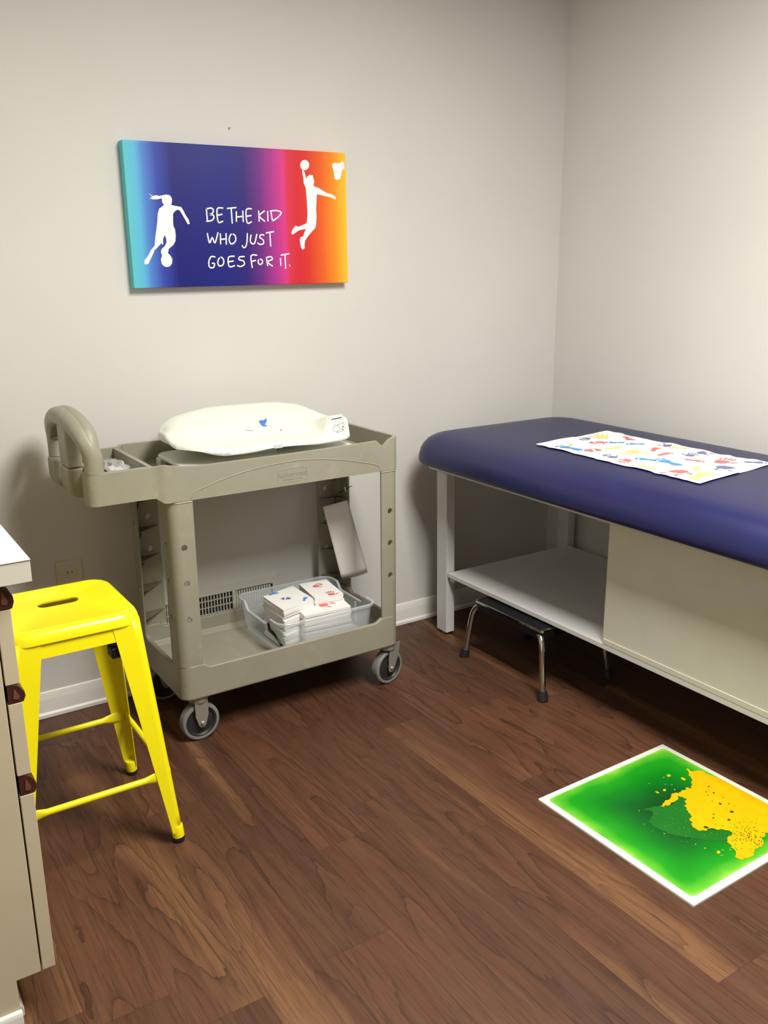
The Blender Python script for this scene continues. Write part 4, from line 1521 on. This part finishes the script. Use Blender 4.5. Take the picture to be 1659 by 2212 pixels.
def leg(sx, sy):
    """folded sheet leg: rounded corner with a flange on each side, tapering to the foot"""
    m = MB()
    loops = []
    for t in [k / 12 for k in range(13)]:
        z = .590 - (.590 - .030) * t
        c = hs - .0040 + (.193 - hs + .0040) * t
        fl = .070 * (1 - t) + .026 * t
        r_ = .022 * (1 - t) + .011 * t
        l = [(c - fl, c)]
        l += [(c - r_ + r_ * math.sin(a), c - r_ + r_ * math.cos(a)) for a in [PI / 2 * k / 8 for k in range(9)]]
        l += [(c, c - fl)]
        loops.append([(scx + sx * x, scy + sy * y, z) for x, y in l])
    m.loft(loops, False, False, closed=False)
    o = m.build('leg', M['yellow'], SL, angle=60, wn=False)
    for pl in o.data.polygons:
        n_ = pl.normal
        pl.use_smooth = min(abs(n_.x), abs(n_.y)) > .03
    md = o.modifiers.new('solidify', 'SOLIDIFY')
    md.thickness = .002
    md.offset = 0
    # pressed rib along the outer corner near the foot
    cx, cy = scx + sx * .1835, scy + sy * .1835
    ax = Vector((sx * .045, sy * .045, -.55)).normalized()
    MB().lathe((cx - ax.x * .034, cy - ax.y * .034, .011 - ax.z * .034), tuple(ax), [(.0140, 0), (.0152, .003), (.0148, .031), (.010, .031)], 20).build('foot_sleeve', M['yellow'], o)
    MB().lathe((cx + ax.x * .0, cy + ax.y * .0, .0125), (0, 0, -1), [(.0145, 0), (.0150, .004), (.0140, .0110), (.0125, .0125)], 20).build('rubber_foot', M['rubber'], o)
    return o


for sx in (1, -1):
    for sy in (1, -1):
        leg(sx, sy)


def stretcher(p, q):
    p, q = Vector(p), Vector(q)
    pts, fl = [], []
    for t, f in ((0, 1), (.03, 1), (.10, 1), (.14, .5), (.17, 0), (.5, 0), (.83, 0), (.86, .5), (.90, 1), (.97, 1), (1, 1)):
        pts.append(tuple(p + (q - p) * t))
        fl.append((1 - .66 * f, 1 + .75 * f))
    MB().tube(pts, .0078, 14, flat=fl).build('stretcher', M['yellow'], SL, angle=60)


sk = .1730
zz = .188
stretcher((scx - sk, scy - sk - .004, zz), (scx + sk, scy - sk - .004, zz))
stretcher((scx - sk, scy + sk + .004, zz), (scx + sk, scy + sk + .004, zz))
stretcher((scx + sk + .004, scy - sk, zz + .004), (scx + sk + .004, scy + sk, zz + .004))
stretcher((scx - sk - .004, scy - sk, zz + .004), (scx - sk - .004, scy + sk, zz + .004))
MB().box(-2.128, -2.078, -.8135, -.776, .506, .531).build('rubber_bumper', M['black'], SL, bevel=.002)

# ------------------------------------------------------------------ base cabinet and its worktop
CB = thing('base_cabinet', 'beige laminate drawer cabinet with brown wood pulls under the ivory worktop', 'cabinet', (-2.72, -.62, 0))
FX = -2.397
KY = -1.227
m = MB()
m.prism([(-3.048, .0), (-2.468, .0), (-2.468, .100), (-2.424, .100), (-2.424, .875), (-3.048, .875)], KY, KY + .018, lambda x, z, y: (x, y, z))
m.build('side_panel', M['cab'], CB, bevel=.0008)
m = MB()
m.box(-3.048, -2.426, KY + .018, -.030, .100, .874)
m.box(-3.048, -2.470, KY + .018, -.030, .002, .100)
m.build('carcass', M['cab'], CB)
for z0, z1, ph in ((.690, .826, .046), (.514, .653, .037), (.100, .473, .041)):
    m = MB()
    m.box(FX - .0235, FX, KY + .001, -.66, z0, z1)
    dr = m.build('drawer_front', M['cab'], CB, bevel=.0008)
    # continuous wooden pull along the top edge, hollowed in front and below
    pr = [(FX - .022, z1), (FX - .022, z1 + ph), (FX - .014, z1 + ph), (FX - .002, z1 + ph * .84), (FX + .006, z1 + ph * .50), (FX + .007, z1 + ph * .28), (FX + .003, z1 + .001), (FX - .004, z1)]
    m = MB()
    m.prism(pr, KY + .002, -.66, lambda x, z, y: (x, y, z))
    hd = m.build('wood_pull', M['wood'], dr, bevel=.001)
    m = MB()
    m.prism([(FX - .014, z1 + ph * .25), (FX - .011, z1 + ph * .78), (FX - .003, z1 + ph * .35), (FX - .005, z1 + ph * .2)], KY + .0005, KY + .002, lambda x, z, y: (x, y, z))
    m.build('groove_end', plain('pale_wood_end', (112, 68, 48), .5, var=.1), hd)
    m = MB()
    m.box(FX - .0235, FX, -.655, -.035, z0, z1)
    d2 = m.build('drawer_front', M['cab'], CB, bevel=.0008)
    m = MB()
    m.prism(pr, -.655, -.035, lambda x, z, y: (x, y, z))
    m.build('wood_pull', M['wood'], d2, bevel=.001)
WT = thing('worktop', 'ivory laminate worktop overhanging the beige drawer cabinet', 'worktop', (-2.70, -.62, .876))
m = MB()
m.box(-3.048, -2.3615, -1.249, -.002, .8765, .9145)
m.build('front_edge', M['cream'], WT, bevel=.0006)
MB().box(-3.048, -2.3608, -1.2497, -.002, .9145, .9158).build('top_laminate', M['counter'], WT)
MB().box(-3.048, -2.3604, -1.2501, -.003, .9140, .9147).build('edge_seam', M['edge'], WT)
# painted molding along the cabinet's foot
struct(MB().prism([(KY - .011, .0), (KY - .011, .026), (KY - .007, .034), (KY, .036), (KY, 0)], -3.049, -2.466, lambda y, z, x: (x, y, z)).build('trim_1', M['trim'], bevel=.001))
struct(MB().prism([(-2.470, .0), (-2.459, .0), (-2.459, .018), (-2.464, .026), (-2.4665, .030), (-2.4695, .030)], KY + .02, -.03, lambda x, z, y: (x, y, z)).build('trim_2', M['trim'], bevel=.001))
